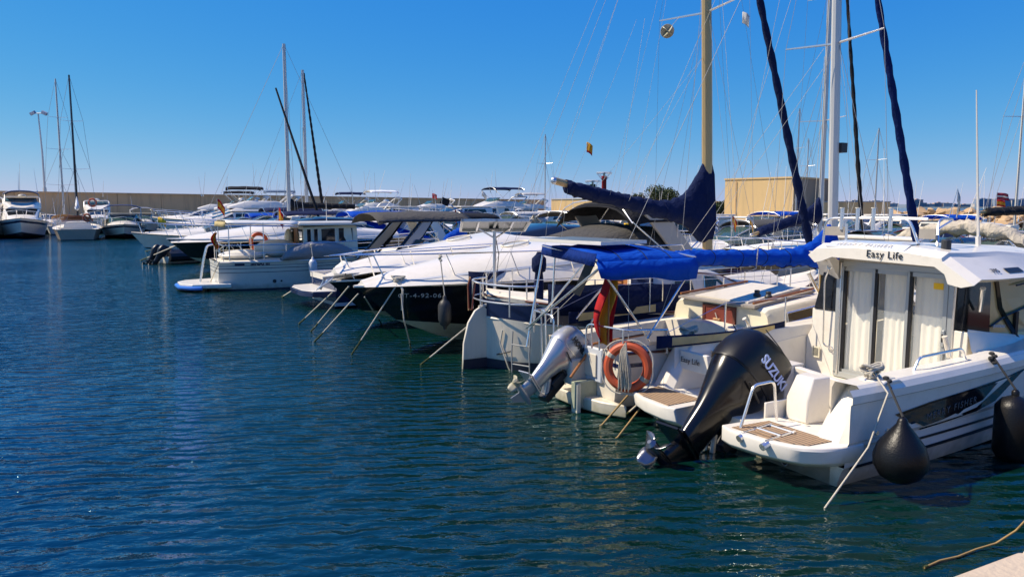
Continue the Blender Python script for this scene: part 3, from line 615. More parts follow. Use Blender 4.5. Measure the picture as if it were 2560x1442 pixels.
# ---------------------------------------------------------------- trees
def tree(px, Y, zt, rx, lab, bare=False, seed=1, zb=2):
    rn = random.Random(seed); t = thing('tree', lab, 'tree', (colx(px, Y), Y, zb)); h = zt - zb; mb = MB(); tips = []
    def br(p, d, L, r, dep):
        q = p + d*L; mb.tube([p, p.lerp(q,.5) + Vector((rn.uniform(-.1,.1),0,rn.uniform(-.05,.1)))*L, q], r, 'bark', 5, rf=lambda u: 1-.4*u); tips.append(q)
        if dep: 
            for _ in range(rn.choice((3,4)) if bare else 3): br(p.lerp(q, rn.uniform(.6,1)), (d + Vector((rn.uniform(-.9,.9), rn.uniform(-.9,.9), rn.uniform(-.2,.5)))).normalized(), L*rn.uniform(.6,.8), r*.55, dep-1)
    for k in range(3): br(Vector((0,0,0)), Vector((rn.uniform(-.6,.6), rn.uniform(-.3,.3), 1)).normalized(), h*.36, .13, 4 if bare else 2)
    mb.build('trunk', t)
    c = MB(); cl = [(rn.uniform(-.75,.75)*rx, rn.uniform(-.5,.5)*rx, h*rn.uniform(.42,.82), rx*rn.uniform(.25,.45)) for _ in range(16)] if not bare else [(q.x, q.y, q.z, .35) for q in tips[-60:]]
    for i in range(4200 if not bare else 500):
        x, y, z, r = rn.choice(cl); v = Vector((rn.gauss(0,1), rn.gauss(0,1), rn.gauss(0,1))).normalized() * r * rn.uniform(.5,1.1); p = Vector((x, y, z)) + v
        a = Vector((rn.gauss(0,1), rn.gauss(0,1), rn.gauss(0,1))).normalized()*.12; b = a.cross(Vector((rn.gauss(0,1), rn.gauss(0,1), 1))).normalized()*.09
        c.add([p-a, p-b, p+a, p+b], [(0,1,2,3)], 'leaf' if rn.random() < (.7 if not bare else .1) else 'leaf2')
    c.build('crown', t, smooth=False)
tree(1655, 100, 5.1, 2.3, 'dense dark green round tree on the rocks left of the golden mast', seed=4)
tree(1590, 104, 4.9, 2.6, 'leafless grey bushy tree beside the dark green tree', bare=True, seed=9)
tree(1800, 98, 3.4, 1.6, 'low green bush against the left edge of the yellow building', seed=12, zb=.9)
# ---------------------------------------------------------------- harbour beacons
def beacon(px, Y, ytop, ybase, k, lab):
    z1 = 2.5 + (518 - ytop)/1850*Y; z0 = 1.0; s_ = Y/150; t = thing('harbour_beacon', lab, 'beacon', (colx(px, Y), Y, z0)); h = z1 - z0
    mb = MB(); mb.lathe([(.75*s_,0),(.75*s_,.5),(.5*s_,.6),(.48*s_,h-2.2*s_),(.55*s_,h-2.1*s_),(.55*s_,h-1.4*s_)], k, 14); mb.build('tower', t)
    mb = MB(); mb.lathe([(.2*s_,h-1.4*s_),(.25*s_,h-1.1*s_),(.18*s_,h-.8*s_),(.02,h-.6*s_)], 'glassgreen', 10); mb.build('lantern', t)
    mb = MB(); rr = 1.5*s_
    for z in (h-.9*s_, h-.7*s_): mb.tube([(rr*math.cos(a), rr*math.sin(a), z) for a in [2*PI*i/16 for i in range(16)]], .05*s_, 'gelgrey', 4, closed=True)
    for i in range(8): a = 2*PI*i/8; mb.tube([(.5*s_*math.cos(a), .5*s_*math.sin(a), h-2.1*s_), (rr*math.cos(a), rr*math.sin(a), h-.9*s_), (rr*math.cos(a), rr*math.sin(a), h-.7*s_)], .05*s_, 'gelgrey', 4)
    mb.build('gallery', t)
dm('beared', (.3,.01,.012), .5); dm('beagreen', (.005,.03,.018), .5)
beacon(1508, 140, 424, 490, 'beared', 'red cylindrical harbour beacon tower behind the navy boom')
beacon(1480, 190, 444, 490, 'beagreen', 'dark green harbour beacon tower left of the red one')
# ---------------------------------------------------------------- distant coast
def coast():
    rn = random.Random(3); Y = 2600.; mb = MB(); pts = []
    for i in range(80):
        x = lerp(colx(1780, Y), colx(2800, Y), i/79); z = 4 + 9*noise.noise(Vector((i*.13, 0, 0))) + 4*noise.noise(Vector((i*.6, 3, 0))) + 10*i/79 - 3*(i < 10); pts.append((x, max(3, z)))
    rows = [[Vector((x, Y, -1)) for x, z in pts], [Vector((x, Y+20, z*.6)) for x, z in pts], [Vector((x, Y+200, z)) for x, z in pts], [Vector((x, Y+700, z*1.2)) for x, z in pts], [Vector((x, Y+1500, 0)) for x, z in pts]]
    mb.loft(rows, 'land', closed=False); tag(mb.build('far_coast', smooth=False), kind='structure')
    kinds = []
    def block(w_, h, d, k, nf, nb, lab, x, y):
        t = thing('apartment_block', lab, 'building', (x, y, 3), rn.uniform(-15, 15)); b = MB(); b.box(-w_/2,w_/2,0,d,0,h,k); b.build('wall', t, smooth=False)
        b = MB(); b.box(-w_/2-.6,w_/2+.6,-.6,d+.6,h,h+1.2,'farw'); b.box(-w_*.15,w_*.1,d*.3,d*.7,h+1.2,h+4,k); b.build('roof', t, smooth=False)
        for i in range(nf):
            z = (i+.35)/nf*h; b = MB(); b.box(-w_/2+1.5,w_/2-1.5,-.35,.0,z,z+h/nf*.45,'farg'); b.build('window_band', t, smooth=False)
        return t
    dat = [(2100,30,22,'farg'),(2112,34,30,'farw'),(2133,22,36,'farw'),(2150,26,24,'farg'),(2168,22,30,'farw'),(2187,28,34,'farw'),(2203,20,30,'farg'),(2230,30,18,'farw'),(2290,38,40,'farp'),(2302,26,22,'farp'),(2322,24,16,'farw'),(2345,40,22,'farp'),(2362,30,20,'farw'),(2385,26,14,'farp'),(2440,30,16,'farw'),(2455,70,44,'farg'),(2505,80,44,'farg'),(2533,40,36,'farw'),(2552,44,42,'farg'),(2570,34,36,'farw'),(2410,34,12,'farp'),(2068,30,20,'farp')]
    cw = {'farg': 'blue grey', 'farw': 'pale', 'farp': 'pinkish'}
    pos = ['beside the mast with the white cover','just right of the white mast','left of the far black rolled sail','by the tall far lamp','behind the far black rolled sail','right of the far black rolled sail','above the chrome rod holders','left of the blue rolled sail','right of the blue rolled sail','close right of the tallest pinkish block','between two pinkish blocks','widest one left of the black boom cover','above the end of the black boom cover','over the red boat cover','left of the white antenna','left and largest under the red and white flag','right under the red and white flag','beside the thin far mast','at the right edge of the coast','farthest right','over the black boom cover','between the two pale masts']
    for (px, w_, h, k), ps in zip(dat, pos): block(w_, h*.62, 14, k, max(3, int(h/5)), 0, f'{cw[k]} distant apartment block, {ps}', colx(px, Y-15), Y - 15 + rn.uniform(-8, 8))
coast()
# ================================================================ white fishing cruiser, right foreground
def easy_life():
    t = thing('motor_cruiser', 'white cabin cruiser with sliding glass doors, teak stern platforms and black outboard', 'motor boat', (1.94, 7.33, 0), 29)
    # hull: explicit stations so that the quarter, flare and stripes follow the real boat
    def hb(x): return 1.34 if x < 3.4 else 1.34 * max(0, 1 - ((x-3.4)/3.9) ** 2.4)
    def sec(x):
        u = max(0, (x - .4)/6.6); g = hb(x); gz = .9 + .34*u*u; ch = g * (1 - .02 - .25*u*u); cz = .16 + .35*u**2.5
        kz = -.35 + .25*u**3
        row = [(0, kz), (ch*.96, cz - .17), (ch*.985, cz - .05), (ch*1.0, cz + .0), (ch + .02, cz + .03), (lerp(ch,g,.3)+.02, lerp(cz,gz,.3)), (lerp(ch,g,.36)+.045, lerp(cz,gz,.36)), (lerp(ch,g,.7)+.035, lerp(cz,gz,.74)), (g+.03, gz - .13), (g + .045, gz - .12), (g + .045, gz - .05), (g + .01, gz)]
        return row
    mb = MB(); xs = [.42,.8,1.2,1.8,2.4,3,3.6,4.2,4.8,5.4,6,6.5,6.9,7.2,7.29]
    ks = ['anti','gel','gel','gel','gel','gel','gel','gel','blackm','gel','gel']
    for sd in (1, -1):
        rings = [[Vector((x + (z*.0), sd*max(y, 0 if i == 0 else .0), z)) for i, (y, z) in enumerate(sec(x))] for x in xs]
        mb.loft(rings, 'gel', closed=False, kf=lambda i, j: ks[j])
    a = [Vector((.42, y, z)) for y, z in sec(.42)]; b = [Vector((.42, -y, z)) for y, z in sec(.42)]
    mb.loft([a[:5], b[:5]], 'gel', closed=False, kf=lambda i, j: 'anti' if j < 1 else 'gel')
    hull = mb.build('hull', t, sharp=22)
    def side(x, f, off=.006):
        r = sec(x); n = len(r); 
        zt = lerp(sec(x)[3][1], sec(x)[-1][1], f)
        for (y0, z0), (y1, z1) in zip(r[3:], r[4:]):
            if z0 <= zt <= z1 + 1e-6: return Vector((x, -(lerp(y0, y1, (zt - z0)/max(1e-6, z1 - z0)) + off), zt))
        return Vector((x, -r[-1][0]-off, zt))
    def decal(name, top, bot, k, off=.006, n=24):
        """top/bot: lists of (x, f) polylines with equal ends in x"""
        def ev(pl, u):
            L = len(pl)-1; i = min(int(u*L), L-1); v = u*L - i; return lerp(pl[i][0], pl[i+1][0], v), lerp(pl[i][1], pl[i+1][1], v)
        m_ = MB(); m_.loft([[side(*ev(top, i/n), off), side(*[lerp(p, q, .5) for p, q in zip(ev(top, i/n), ev(bot, i/n))], off), side(*ev(bot, i/n), off)] for i in range(n+1)], k, closed=False); return m_.build(name, t, smooth=False)
    decal('black_graphic', [(1.05,.60),(1.6,.66),(2.2,.69),(2.9,.73),(3.3,.80)], [(1.5,.30),(1.9,.32),(2.4,.36),(2.75,.43),(3.3,.80)], 'black')
    decal('white_graphic', [(2.72,.70),(2.9,.715),(3.0,.73)], [(2.05,.38),(2.4,.42),(3.0,.73)], 'gel', .009, 12)
    decal('black_graphic_inset', [(1.12,.585),(1.6,.64),(2.2,.67),(2.75,.69)], [(1.5,.36),(1.8,.38),(2.1,.43),(2.5,.50)], 'black', .012)
    decal('waterline_stripe', [(.5,.05),(2,.06),(4,.07),(7,.1)], [(.5,-.0),(2,.0),(4,.0),(7,.02)], 'blackm', .006)
    decal('lower_stripe', [(1.1,.2),(2,.2),(3.4,.2)], [(1.3,.165),(2,.165),(3.4,.165)], 'blackm')
    text(t, 'MERRY FISHER', .1, side(1.95, .5, .016), (1,0,.09), (0,-.1,1), 'towerp2', spacing=1.35)
    # deck moulding: side decks, coamings and raised gunwale
    mb = MB()
    for sd in (1, -1):
        rows = []
        for x in [.55,.8,1.2,1.8,2.4,2.8,3.6,4.4,5.2,6,6.6,7,7.28]:
            g = hb(x); z = sec(x)[-1][1]; wd = .24 if x < 2.81 else min(g*.9, .4); rows.append([Vector((x, sd*(g+.01), z)), Vector((x, sd*(g-.02), z+.025)), Vector((x, sd*max(0, g-wd), z+.02)), Vector((x, sd*max(0, g-wd-.03), z-.04)), Vector((x, sd*max(0, g-wd-.04), .36 if x < 2.85 else z-.06))])
        mb.loft(rows, 'gel', closed=False)
    mb.box(.3,3.0,-1.2,1.2,.28,.37,'deck')
    rows = []
    for x in (3.0,3.6,4.4,5.2,6,6.6,7,7.28): g = hb(x); z = sec(x)[-1][1]; rows.append([Vector((x, y*max(g-.02,0.001), z + .06*(1-y*y))) for y in (-1,-.5,0,.5,1)])
    mb.loft(rows, 'deck', closed=False); mb.build('deck', t, bevel=.008)
    # quarter mouldings ending the cockpit sides
    for sd in (1, -1):
        mb = MB(); o_ = 1.36; 
        rings = []
        for z, x0, x1, yi in ((.37,.38,1.1,.98),(.6,.52,1.12,1.0),(.8,.66,1.14,1.03),(.9,.74,1.16,1.06),(.93,.80,1.1,1.1)):
            rings.append([Vector((x0, sd*(yi+.09), z)), Vector((x0+.09, sd*yi, z)), Vector((x1, sd*yi, z)), Vector((x1, sd*(o_-.0), z)), Vector((x0+.12, sd*o_, z)), Vector((x0+.02, sd*(o_-.1), z))])
        mb.loft(rings, 'gel'); mb.build('quarter_moulding', t, bevel=.012)
    # stern platforms with teak
    for sd in (1, -1):
        out = [(-.08,.34),(-.13,.5),(-.1,.85),(-.02,1.1),(.04,1.2),(.16,1.29),(.34,1.36),(.62,1.38),(.62,.38)]
        mb = MB(); rings = [[Vector((x + dx, sd*(y + dy), z)) for x, y in out] for z, dx, dy in ((.2,.1,-.06),(.25,.02,-.02),(.37,0,0),(.4,.01,-.01))]
        mb.loft(rings, 'gel'); p = mb.build('swim_platform', t, bevel=.01)
        tk = [(-.06,.45),(-.03,.85),(.05,1.08),(.13,1.18),(.42,1.2),(.42,.47)] if sd < 0 else [(-.07,.45),(-.04,.9),(.02,1.1),(.4,1.16),(.42,.47)]
        mb = MB(); mb.prism([(x, sd*y, .402) for x, y in tk], (0,0,.006), 'teak'); mb.build('teak_inlay', p, smooth=False)
    # transom, motor well and cockpit furniture
    mb = MB(); mb.box(.42,.52,-1.2,1.2,-.1,.36,'gel'); mb.box(.5,.98,-.36,-.33,.3,.55,'gel'); mb.box(.5,.98,.36,.39,.3,.72,'gel'); mb.build('transom', t, bevel=.01)
    mb = MB()   # aft bench bulkhead across port and centre
    mb.prism([(1.12,1.1,.36),(1.12,-.05,.36),(1.12,-.05,.78),(1.12,1.1,.78)], (.28,0,0), 'gel'); mb.prism([(1.26,-.05,.36),(1.26,-1.12,.36),(1.26,-1.12,.76),(1.26,-.6,.74),(1.26,-.05,.78)], (.08,0,0), 'gel'); mb.box(1.08,1.42,-.05,1.1,.78,.8,'gel'); mb.build('aft_bench', t, bevel=.012)
    mb = MB(); mb.box(1.06,1.075,-.03,.35,.58,.59,'gelgrey'); mb.build('bench_seam', t)
    mb = MB()   # locker box by the gate
    mb.loft([[Vector((x, y, z)) for x, y in ((.74,-.40),(.74,-.66),(1.02,-.70),(1.02,-.36))] for z in (.37,.6)] + [[Vector((x, y, .82)) for x, y in ((.84,-.43),(.84,-.64),(1.04,-.68),(1.04,-.40))]], 'gel'); lk = mb.build('locker', t, bevel=.015)
    mb = MB(); mb.tube([(.755,-.53 + .07*math.cos(a), .5 + .025*math.sin(a)) for a in [2*PI*i/20 for i in range(20)]], .003, 'gelgrey', 4, closed=True); mb.build('emblem', lk)
    mb = MB(); mb.prism([(1.14,-.70,.37),(1.14,-1.02,.37),(1.14,-1.02,.46),(1.14,-.73,.76)], (.03,0,0), 'gel'); g = mb.build('gate', t, bevel=.008)
    mb = MB(); mb.box(1.1,1.14,-.76,-.7,.66,.7,'chrome'); mb.tube([(1.1,-.73,.68),(1.05,-.73,.66)], .012, 'chrome'); mb.build('latch', g)
    mb = MB(); mb.lathe([(.0,.372),(.05,.374),(.055,.371)], 'chrome', 16, Matrix.Translation((.72,-.52,0))); mb.build('deck_fitting', t)
    # inner port side: moulded panel with vents
    mb = MB(); mb.prism([(1.15,1.06,.37),(2.8,1.06,.37),(2.8,1.06,.84),(2.1,1.06,.78),(1.15,1.06,.76)], (0,.05,0), 'gel'); mb.prism([(1.95,1.05,.5),(2.2,1.05,.5),(2.3,1.05,.72),(1.95,1.05,.7)], (0,.03,0), 'gel'); mb.build('side_panel', t, bevel=.01)
    def vent(o, r, up):
        o, r, up = Vector(o), Vector(r).normalized(), Vector(up).normalized(); n = r.cross(up); v = MB()
        P = lambda a, b, c: o + r*a + up*b + n*c
        v.prism([P(-.055,-.07,0), P(.055,-.07,0), P(.055,.07,0), P(-.055,.07,0)], n*.012, 'cream'); 
        for i in range(7): z = -.045 + i*.015; v.prism([P(-.038,z,.013), P(.038,z,.013), P(.038,z+.006,.013), P(-.038,z+.006,.013)], n*.003, 'dark')
        v.build('air_vent', t, smooth=False)
    vent((2.78,.88,.64), (0,-1,0), (0,0,1)); vent((1.7,1.045,.6), (1,0,0), (0,0,1))
    # cabin
    Z0, ZT = .36, 1.86
    mb = MB()
    # aft bulkhead with the door opening left out: panels around it
    mb.prism([(2.8,.62,.36),(2.8,1.06,.36),(2.8,1.06,.8),(2.8,.98,.95),(2.8,.95,1.2),(2.8,.62,1.2)], (.1,0,0), 'gel')
    mb.prism([(2.8,-.84,.36),(2.8,-1.0,.36),(2.8,-1.0,1.17),(2.8,-.84,1.17)], (.1,0,0), 'gel')
    mb.prism([(2.8,-.84,1.83),(2.8,.62,1.83),(2.8,.62,1.95),(2.8,-.84,1.95)], (.1,0,0), 'gel')
    # side moulding under windows
    for y0, y1 in ((-1.0,-.93), (1.0,.93)):
        mb.prism([(2.82,y0,.9),(4.4,y0,.9),(5.4,y0*.9,.95),(5.4,y0*.9,1.0),(4.3,y0,1.0),(3.2,y0,1.14),(2.82,y0,1.2)], (0,y1-y0,0), 'gel')
    mb.build('cabin', t, bevel=.01)
    mb = MB(); rows = []   # swoosh moulding from bulkhead to side deck
    for i in range(9):
        u = i/8; x = 2.78 + 1.5*u; rows.append([Vector((x, -1.0, 1.18 - .2*u)), Vector((x, -1.03 - .03*math.sin(u*PI), 1.1 - .16*u)), Vector((x, -1.06 - .05*math.sin(u*PI), .98 - .06*u)), Vector((x, -1.1, .92))])
    mb.loft(rows, 'gel', closed=False); mb.build('side_moulding', t, sharp=20)
    # black side pillars and side window with a tan reflection in its colour
    mb = MB(); mb.prism([(2.79,.63,1.2),(2.79,.95,1.2),(2.79,.86,1.55),(2.79,.8,1.8),(2.79,.63,1.8)], (.06,0,0), 'black'); mb.build('quarter_window', t, smooth=False)
    mb = MB(); mb.prism([(2.8,-.87,1.18),(2.8,-.985,1.18),(2.8,-.985,1.76),(2.8,-.87,1.78)], (.03,0,0), 'black'); mb.prism([(2.8,-.985,1.17),(3.24,-.985,1.12),(3.2,-.985,1.75),(2.8,-.985,1.76)], (0,.02,0), 'black'); mb.build('black_pillar', t, smooth=False)
    mb = MB(); mb.prism([(3.25,-.98,1.12),(4.2,-.98,1.0),(5.0,-.95,1.02),(4.6,-.93,1.5),(4.3,-.93,1.72),(3.21,-.98,1.74)], (0,.015,0), 'tanrefl'); sw = mb.build('side_window', t, smooth=False)
    mb = MB(); mb.prism([(3.25,.98,1.12),(4.2,.98,1.0),(5.0,.95,1.02),(4.6,.93,1.5),(4.3,.93,1.72),(2.9,.98,1.74),(2.9,.98,1.15)], (0,-.015,0), 'tanrefl'); mb.build('side_window', t, smooth=False)
    text(sw, 'JEANNEAU', .045, (3.4,-1.0,1.19), (1,0,-.08), (0,0,1), 'gelgrey', spacing=1.1)
    mb = MB(); mb.tube([(3.3,-.975,1.72),(3.42,-.975,1.4),(3.62,-.975,1.2),(3.85,-.975,1.0)], .035, 'black', 6); mb.tube([(3.24,-.99,1.2),(3.55,-.99,1.3),(4.3,-.96,1.42)], .012, 'blackm', 5); mb.tube([(3.75,-.99,1.33),(3.75,-.99,1.08)], .03, 'blackm', 6); mb.tube([(3.7,-.995,1.63),(4.1,-.98,1.66)], .011, 'blackm', 5)
    mb.build('window_bracing', sw)
    # windscreen and front of the cabin
    mb = MB(); mb.prism([(4.3,-.93,1.76),(4.3,.93,1.76),(5.2,.88,1.05),(5.2,-.88,1.05)], (.02,0,.02), 'glass'); mb.build('windscreen', t, smooth=False)
    mb = MB(); mb.loft([[Vector((x, y*wd, z + .03*(1-y*y))) for y in (-1,-.5,0,.5,1)] for x, wd, z in ((5.15,.95,1.12),(5.8,.75,1.16),(6.5,.4,1.2))], 'deck', closed=False); mb.build('foredeck_trunk', t)
    # interior: curtain-white floor and dark back
    mb = MB(); mb.box(2.95,4.3,-.9,.9,.37,.4,'deck'); mb.box(4.2,4.3,-.9,.9,.4,1.1,'blackm'); mb.box(2.9,3.6,.75,.93,.4,1.0,'gel2'); mb.build('cabin_interior', t)
    # sliding door: frame, three leaves, curtains behind glass
    yl, yr, zb, zt = .62, -.84, .42, 1.84
    fr = MB(); X = 2.775
    fr.box(X,X+.07,yl-.09,yl,zb,zt,'silverf'); fr.box(X,X+.07,yr,yr+.06,zb,zt,'silverf'); fr.box(X,X+.07,yr,yl,zt-.07,zt,'silverf'); fr.box(X,X+.07,yr,yl,zb-.04,zb+.03,'silverf'); fr.box(X-.015,X+.0,yl-.07,yl-.05,zb,zt-.02,'chrome')
    door = fr.build('door_frame', t, bevel=.004)
    ed = [(.53,.10),(.10,-.34),(-.34,-.78)]
    for i, (a, b) in enumerate(ed):
        xo = X + .012 - .01*i; lf = MB(); lf.box(xo,xo+.03,a-.032,a-.0,zb+.03,zt-.07,'blackm'); lf.box(xo-.006,xo+.03,a-.0,a+.025,zb+.03,zt-.07,'silverf'); lf.box(xo,xo+.03,b,b+.045,zb+.03,zt-.07,'silverf'); lf.box(xo,xo+.03,b,a,zt-.12,zt-.07,'silverf'); lf.box(xo,xo+.03,b,a,zb+.03,zb+.07,'silverf')
        o = lf.build('door_leaf', t, smooth=False)
        g = MB(); g.add([(xo+.02,a-.045,zb+.07),(xo+.02,b+.045,zb+.07),(xo+.02,b+.045,zt-.12),(xo+.02,a-.045,zt-.12)], [(0,1,2,3)], 'clearglass'); g.build('pane', o, smooth=False)
        if i == 2:
            h = MB(); h.box(xo-.02,xo,b+.006,b+.04,.98,1.16,'silverf'); h.box(xo-.024,xo-.018,b+.014,b+.03,1.03,1.12,'blackm'); h.box(xo-.015,xo,b+.008,b+.036,.82,.92,'silverf'); h.build('door_handle', o, bevel=.004)
            h = MB(); h.box(xo+.012,xo+.016,b+.06,b+.17,1.6,1.67,'yellow'); h.build('sticker', o)
        c = MB(); nn = 40
        c.loft([[Vector((X + .09 + .008*math.sin(j*.7 + i*2) * (1 + .4*noise.noise(Vector((j*.3, k*.5, i)))) + .012*noise.noise(Vector((j*.2,k*.4,i))), lerp(a-.02 - (.05 if i == 1 else 0), b+.0, j/nn), lerp(zb+.06, zt-.08, k/10))) for j in range(nn+1)] for k in range(11)], 'curtain', closed=False); c.build('curtain', t, sharp=80)
    # roof
    rings = []
    prof = [(.74,1.97),(.62,2.065),(.1,2.09),(-.53,2.07),(-.92,2.03),(-.93,1.99),(-1.27,1.77),(-1.14,1.735),(-1.0,1.76),(-.96,1.86),(-.85,1.93),(.4,1.96),(.55,1.9),(.64,1.88)]
    def rp(x, k, sx=1, dz=0): return [Vector((x, .0 + (y*sx), z + dz)) for y, z in k]
    front = [(.95,1.9),(.9,1.98),(.3,2.04),(-.5,2.04),(-.95,1.98),(-1.0,1.93),(-1.12,1.78),(-1.06,1.75),(-1.0,1.76),(-.96,1.84),(-.85,1.86),(.6,1.86),(.8,1.84),(.9,1.84)]
    mid = [(.98,1.88),(.86,2.02),(.2,2.08),(-.52,2.08),(-.93,2.02),(-.96,1.97),(-1.28,1.76),(-1.15,1.72),(-1.0,1.76),(-.96,1.86),(-.85,1.9),(.6,1.9),(.8,1.86),(.92,1.84)]
    f2 = [(y*.96, z - .01) for y, z in front]; nose = [(y*.9, 1.86 + (z-1.86)*.25) for y, z in front]
    mb = MB(); mb.loft([rp(2.37,prof,1,-.055), rp(2.5,prof), rp(2.8,mid), rp(3.4,mid), rp(4.0,front), rp(4.5,f2), rp(4.75,nose)], 'gel'); rf = mb.build('roof', t, sharp=18, bevel=.006)
    mb = MB()   # port wing of the aft arch down to the bulkhead
    mb.prism([(2.44,.74,1.96),(2.44,.62,1.9),(2.6,.55,1.78),(2.74,.56,1.62),(2.8,.62,1.62),(2.8,.86,1.64),(2.78,.84,1.74)], (0,.05,0.0), 'gel')
    mb.loft([[Vector((2.46,.73,1.97)), Vector((2.46,.42,1.9)), Vector((2.46,.5,1.87))], [Vector((2.78,.9,1.72)), Vector((2.78,.6,1.84)), Vector((2.78,.6,1.6))]], 'gel'); mb.build('roof_wing', t, bevel=.006)
    # darker side flash on the roof and model marks
    def rside(x, f, off=.006): return Vector((x, -lerp(.955, 1.28, f) - off*.6, lerp(1.975, 1.765, f) + off*.8))
    mb = MB(); mb.loft([[rside(x, .58), rside(x, .78)] for x in (3.1,3.2,3.4)] + [[rside(3.4,.58), rside(3.4,.78)]], 'blackm', closed=False); mb.build('roof_stripe', rf, smooth=False)
    text(rf, '795', .085, rside(2.9, .68, .01), (1,0,0), (0,.32,.21), 'blackm', spacing=1.1)
    mb = MB(); mb.prism([(2.5,.5,2.088),(2.5,-.46,2.083),(2.78,-.46,2.1),(2.78,.5,2.1)], (0,0,.004), 'gelgrey'); mb.prism([(2.385,.5,2.03),(2.385,-.5,2.02),(2.5,-.5,2.08),(2.5,.5,2.085)], (-.003,0,.006), 'gelgrey'); mb.build('roof_panel', rf, smooth=False)
    text(rf, 'MERRY FISHER', .085, (2.44,.03,2.068), (0,-1,0), (1,0,.45), 'gel', spacing=1.35)
    text(rf, 'Easy Life', .115, (2.362,-.28,1.972), (0,-1,-.015), (.05,0,1), 'blackm', spacing=1.1)
    # chrome: cabin grab rails, eye bolts, rails and hoop
    def rail(pts, r=.013, name='grab_rail', k='chrome'): m_ = MB(); m_.tube(rnd(pts, .06), r, k, 7); return m_.build(name, t)
    rail([(2.6,.6,1.76),(2.66,.66,1.7),(2.7,.74,1.6),(2.74,.75,.76),(2.78,.67,.72)], .011); rail([(2.6,-.92,1.77),(2.7,-.9,1.7),(2.72,-.88,1.1),(2.74,-.88,.7)], .011)
    for y, z in ((.6,1.77),(.66,.72),(-.93,1.77)): m_ = MB(); m_.tube([(2.6 if z > 1 else 2.77, y + .028*math.cos(a), z + .028*math.sin(a)) for a in [2*PI*i/14 for i in range(14)]], .006, 'chrome', 5, closed=True); m_.build('eye_fitting', t)
    rail([(1.56,-1.2,.92),(1.64,-1.2,1.05),(2.36,-1.2,1.07),(2.44,-1.2,.93)], .015, 'gunwale_rail'); rail([(1.6,1.22,.8),(1.66,1.22,.97),(2.28,1.22,.97),(2.34,1.22,.8)], .015, 'gunwale_rail'); rail([(1.19,1.2,.76),(1.22,1.2,.85),(1.5,1.2,.86),(1.58,1.2,.8)], .013, 'gunwale_rail')
    rail([(.0,-.5,.39),(.16,-.5,.8),(.44,-.5,.81),(.5,-.5,.38)], .014, 'grab_hoop')
    def holder(p, d, name='rod_holder', L=.28, parent=t):
        p, d = Vector(p), Vector(d).normalized(); m_ = MB(); m_.tube([p - d*L/2, p + d*L/2], .024, 'chrome', 10); m_.tube([p + d*(L/2), p + d*(L/2+.012)], .029, 'gel2', 10); m_.build(name, parent)
    holder((1.95,1.24,.97), (-.55,.1,.75)); holder((2.9,-1.06,1.52), (-.35,-.25,.8)); holder((2.4,-1.02,1.05), (-.3,.1,1), L=.22); holder((2.95,1.1,1.5), (-.4,.2,.8), L=.3)
    rr = MB(); a = [(2.75,.83,2.04),(2.75,.8,2.36),(2.75,-.30,2.385),(2.75,-.44,2.05)]; rr.tube(rnd(a,.12), .016, 'chrome', 7); rr.tube(rnd([(2.75,-.42,2.12),(3.2,-.55,2.37),(2.9,-.55,2.37),(2.75,-.64,2.08)],.08), .014, 'chrome', 7); rr.tube([(2.75,.3,2.38),(2.75,-.52,2.37)], .016, 'chrome', 7); rr.tube([(2.75,.5,2.04),(2.75,.5,2.3)], .018, 'chrome', 6)
    ro = rr.build('rod_rack', t)
    for y in (.565,.35,.14,-.08): holder((2.74,y,2.355), (0,0,1), L=.26, parent=ro)
    for y0, y1 in ((.8,.52), (-.43,-.62)): m_ = MB(); m_.box(2.74,2.755,y1,y0,2.15,2.26,'plank'); m_.build('rack_board', ro)
    antenna(t, (3.7,-.55,2.06), 1.75, (-.14,0), r=.018)
    m_ = MB(); m_.lathe([(.05,0),(.05,.1),(.04,.11)], 'dark', 10, Matrix.Translation((2.78,-.72,2.04))); m_.build('navigation_light', t)
    # fold-away ladder on the starboard platform, hull fittings
    m_ = MB()
    for y in (-.62,-.9): m_.tube([(-.1,y,.40),(.32,y + .03,.42)], .012, 'chrome', 6); m_.tube([(-.14,y,.35),(-.07,y,.37)], .035, 'chrome', 10)
    for x in (.1,.28): m_.tube([(x,-.62,.42),(x,-.9,.42)], .012, 'chrome', 6)
    m_.box(.02,.3,-.85,-.66,.41,.416,'teak'); m_.build('boarding_ladder', t)
    m_ = MB()
    for x, f in ((.8,.42),(.95,.42),(2.9,.26)): p = side(x, f, .0); m_.tube([p, p + Vector((0,-.012,0))], .022, 'chrome', 10)
    m_.tube([(.41,-.7,.06),(.40,-.7,.06)], .04, 'chrome', 12); m_.tube([(.405,-.7,.06),(.395,-.7,.06)], .028, 'dark', 12); m_.build('hull_outlets', t)
    m_ = MB(); m_.tube([(.8,-1.22,.92),(.86,-1.22,.97),(.98,-1.22,.97),(1.04,-1.22,.92)], .013, 'chrome', 6); m_.tube([(.78,1.22,.92),(.84,1.22,.97),(.98,1.22,.97),(1.02,1.22,.92)], .013, 'chrome', 6); m_.build('mooring_cleat', t)
    for sd in (-1,): text(t, 'Easy Life', .09, (.6,.86,.74), (0,-1,0), (0,0,1), 'blackm')
    m_ = MB(); m_.prism([(.62,.56,.62),(.62,1.05,.62),(.62,1.05,.84),(.62,.62,.84)], (.06,0,0), 'gel'); m_.build('name_board', t, bevel=.01)
    # outboard motor
    o, V = outboard(t, (.47,.06,.3), 51, 1.06, 'blackg', 'blackp', kp='propm', name='outboard_motor', yaw=4, words=('SUZUKI', 'suzb', .9, .02))
    return t
dm('blackg', (.008,.008,.009), .38, var=.5, vs=180, coat=.15, spec=.35); dm('blackp', (.006,.006,.008), .22, var=.3, coat=.2, spec=.4); dm('suzb', (.45,.55,.85), .4); dm('silverf', (.42,.44,.44), .35, .5, var=.04)
dm('clearglass', (.75,.8,.8), .03, alpha=.22, var=0, spec=.9)
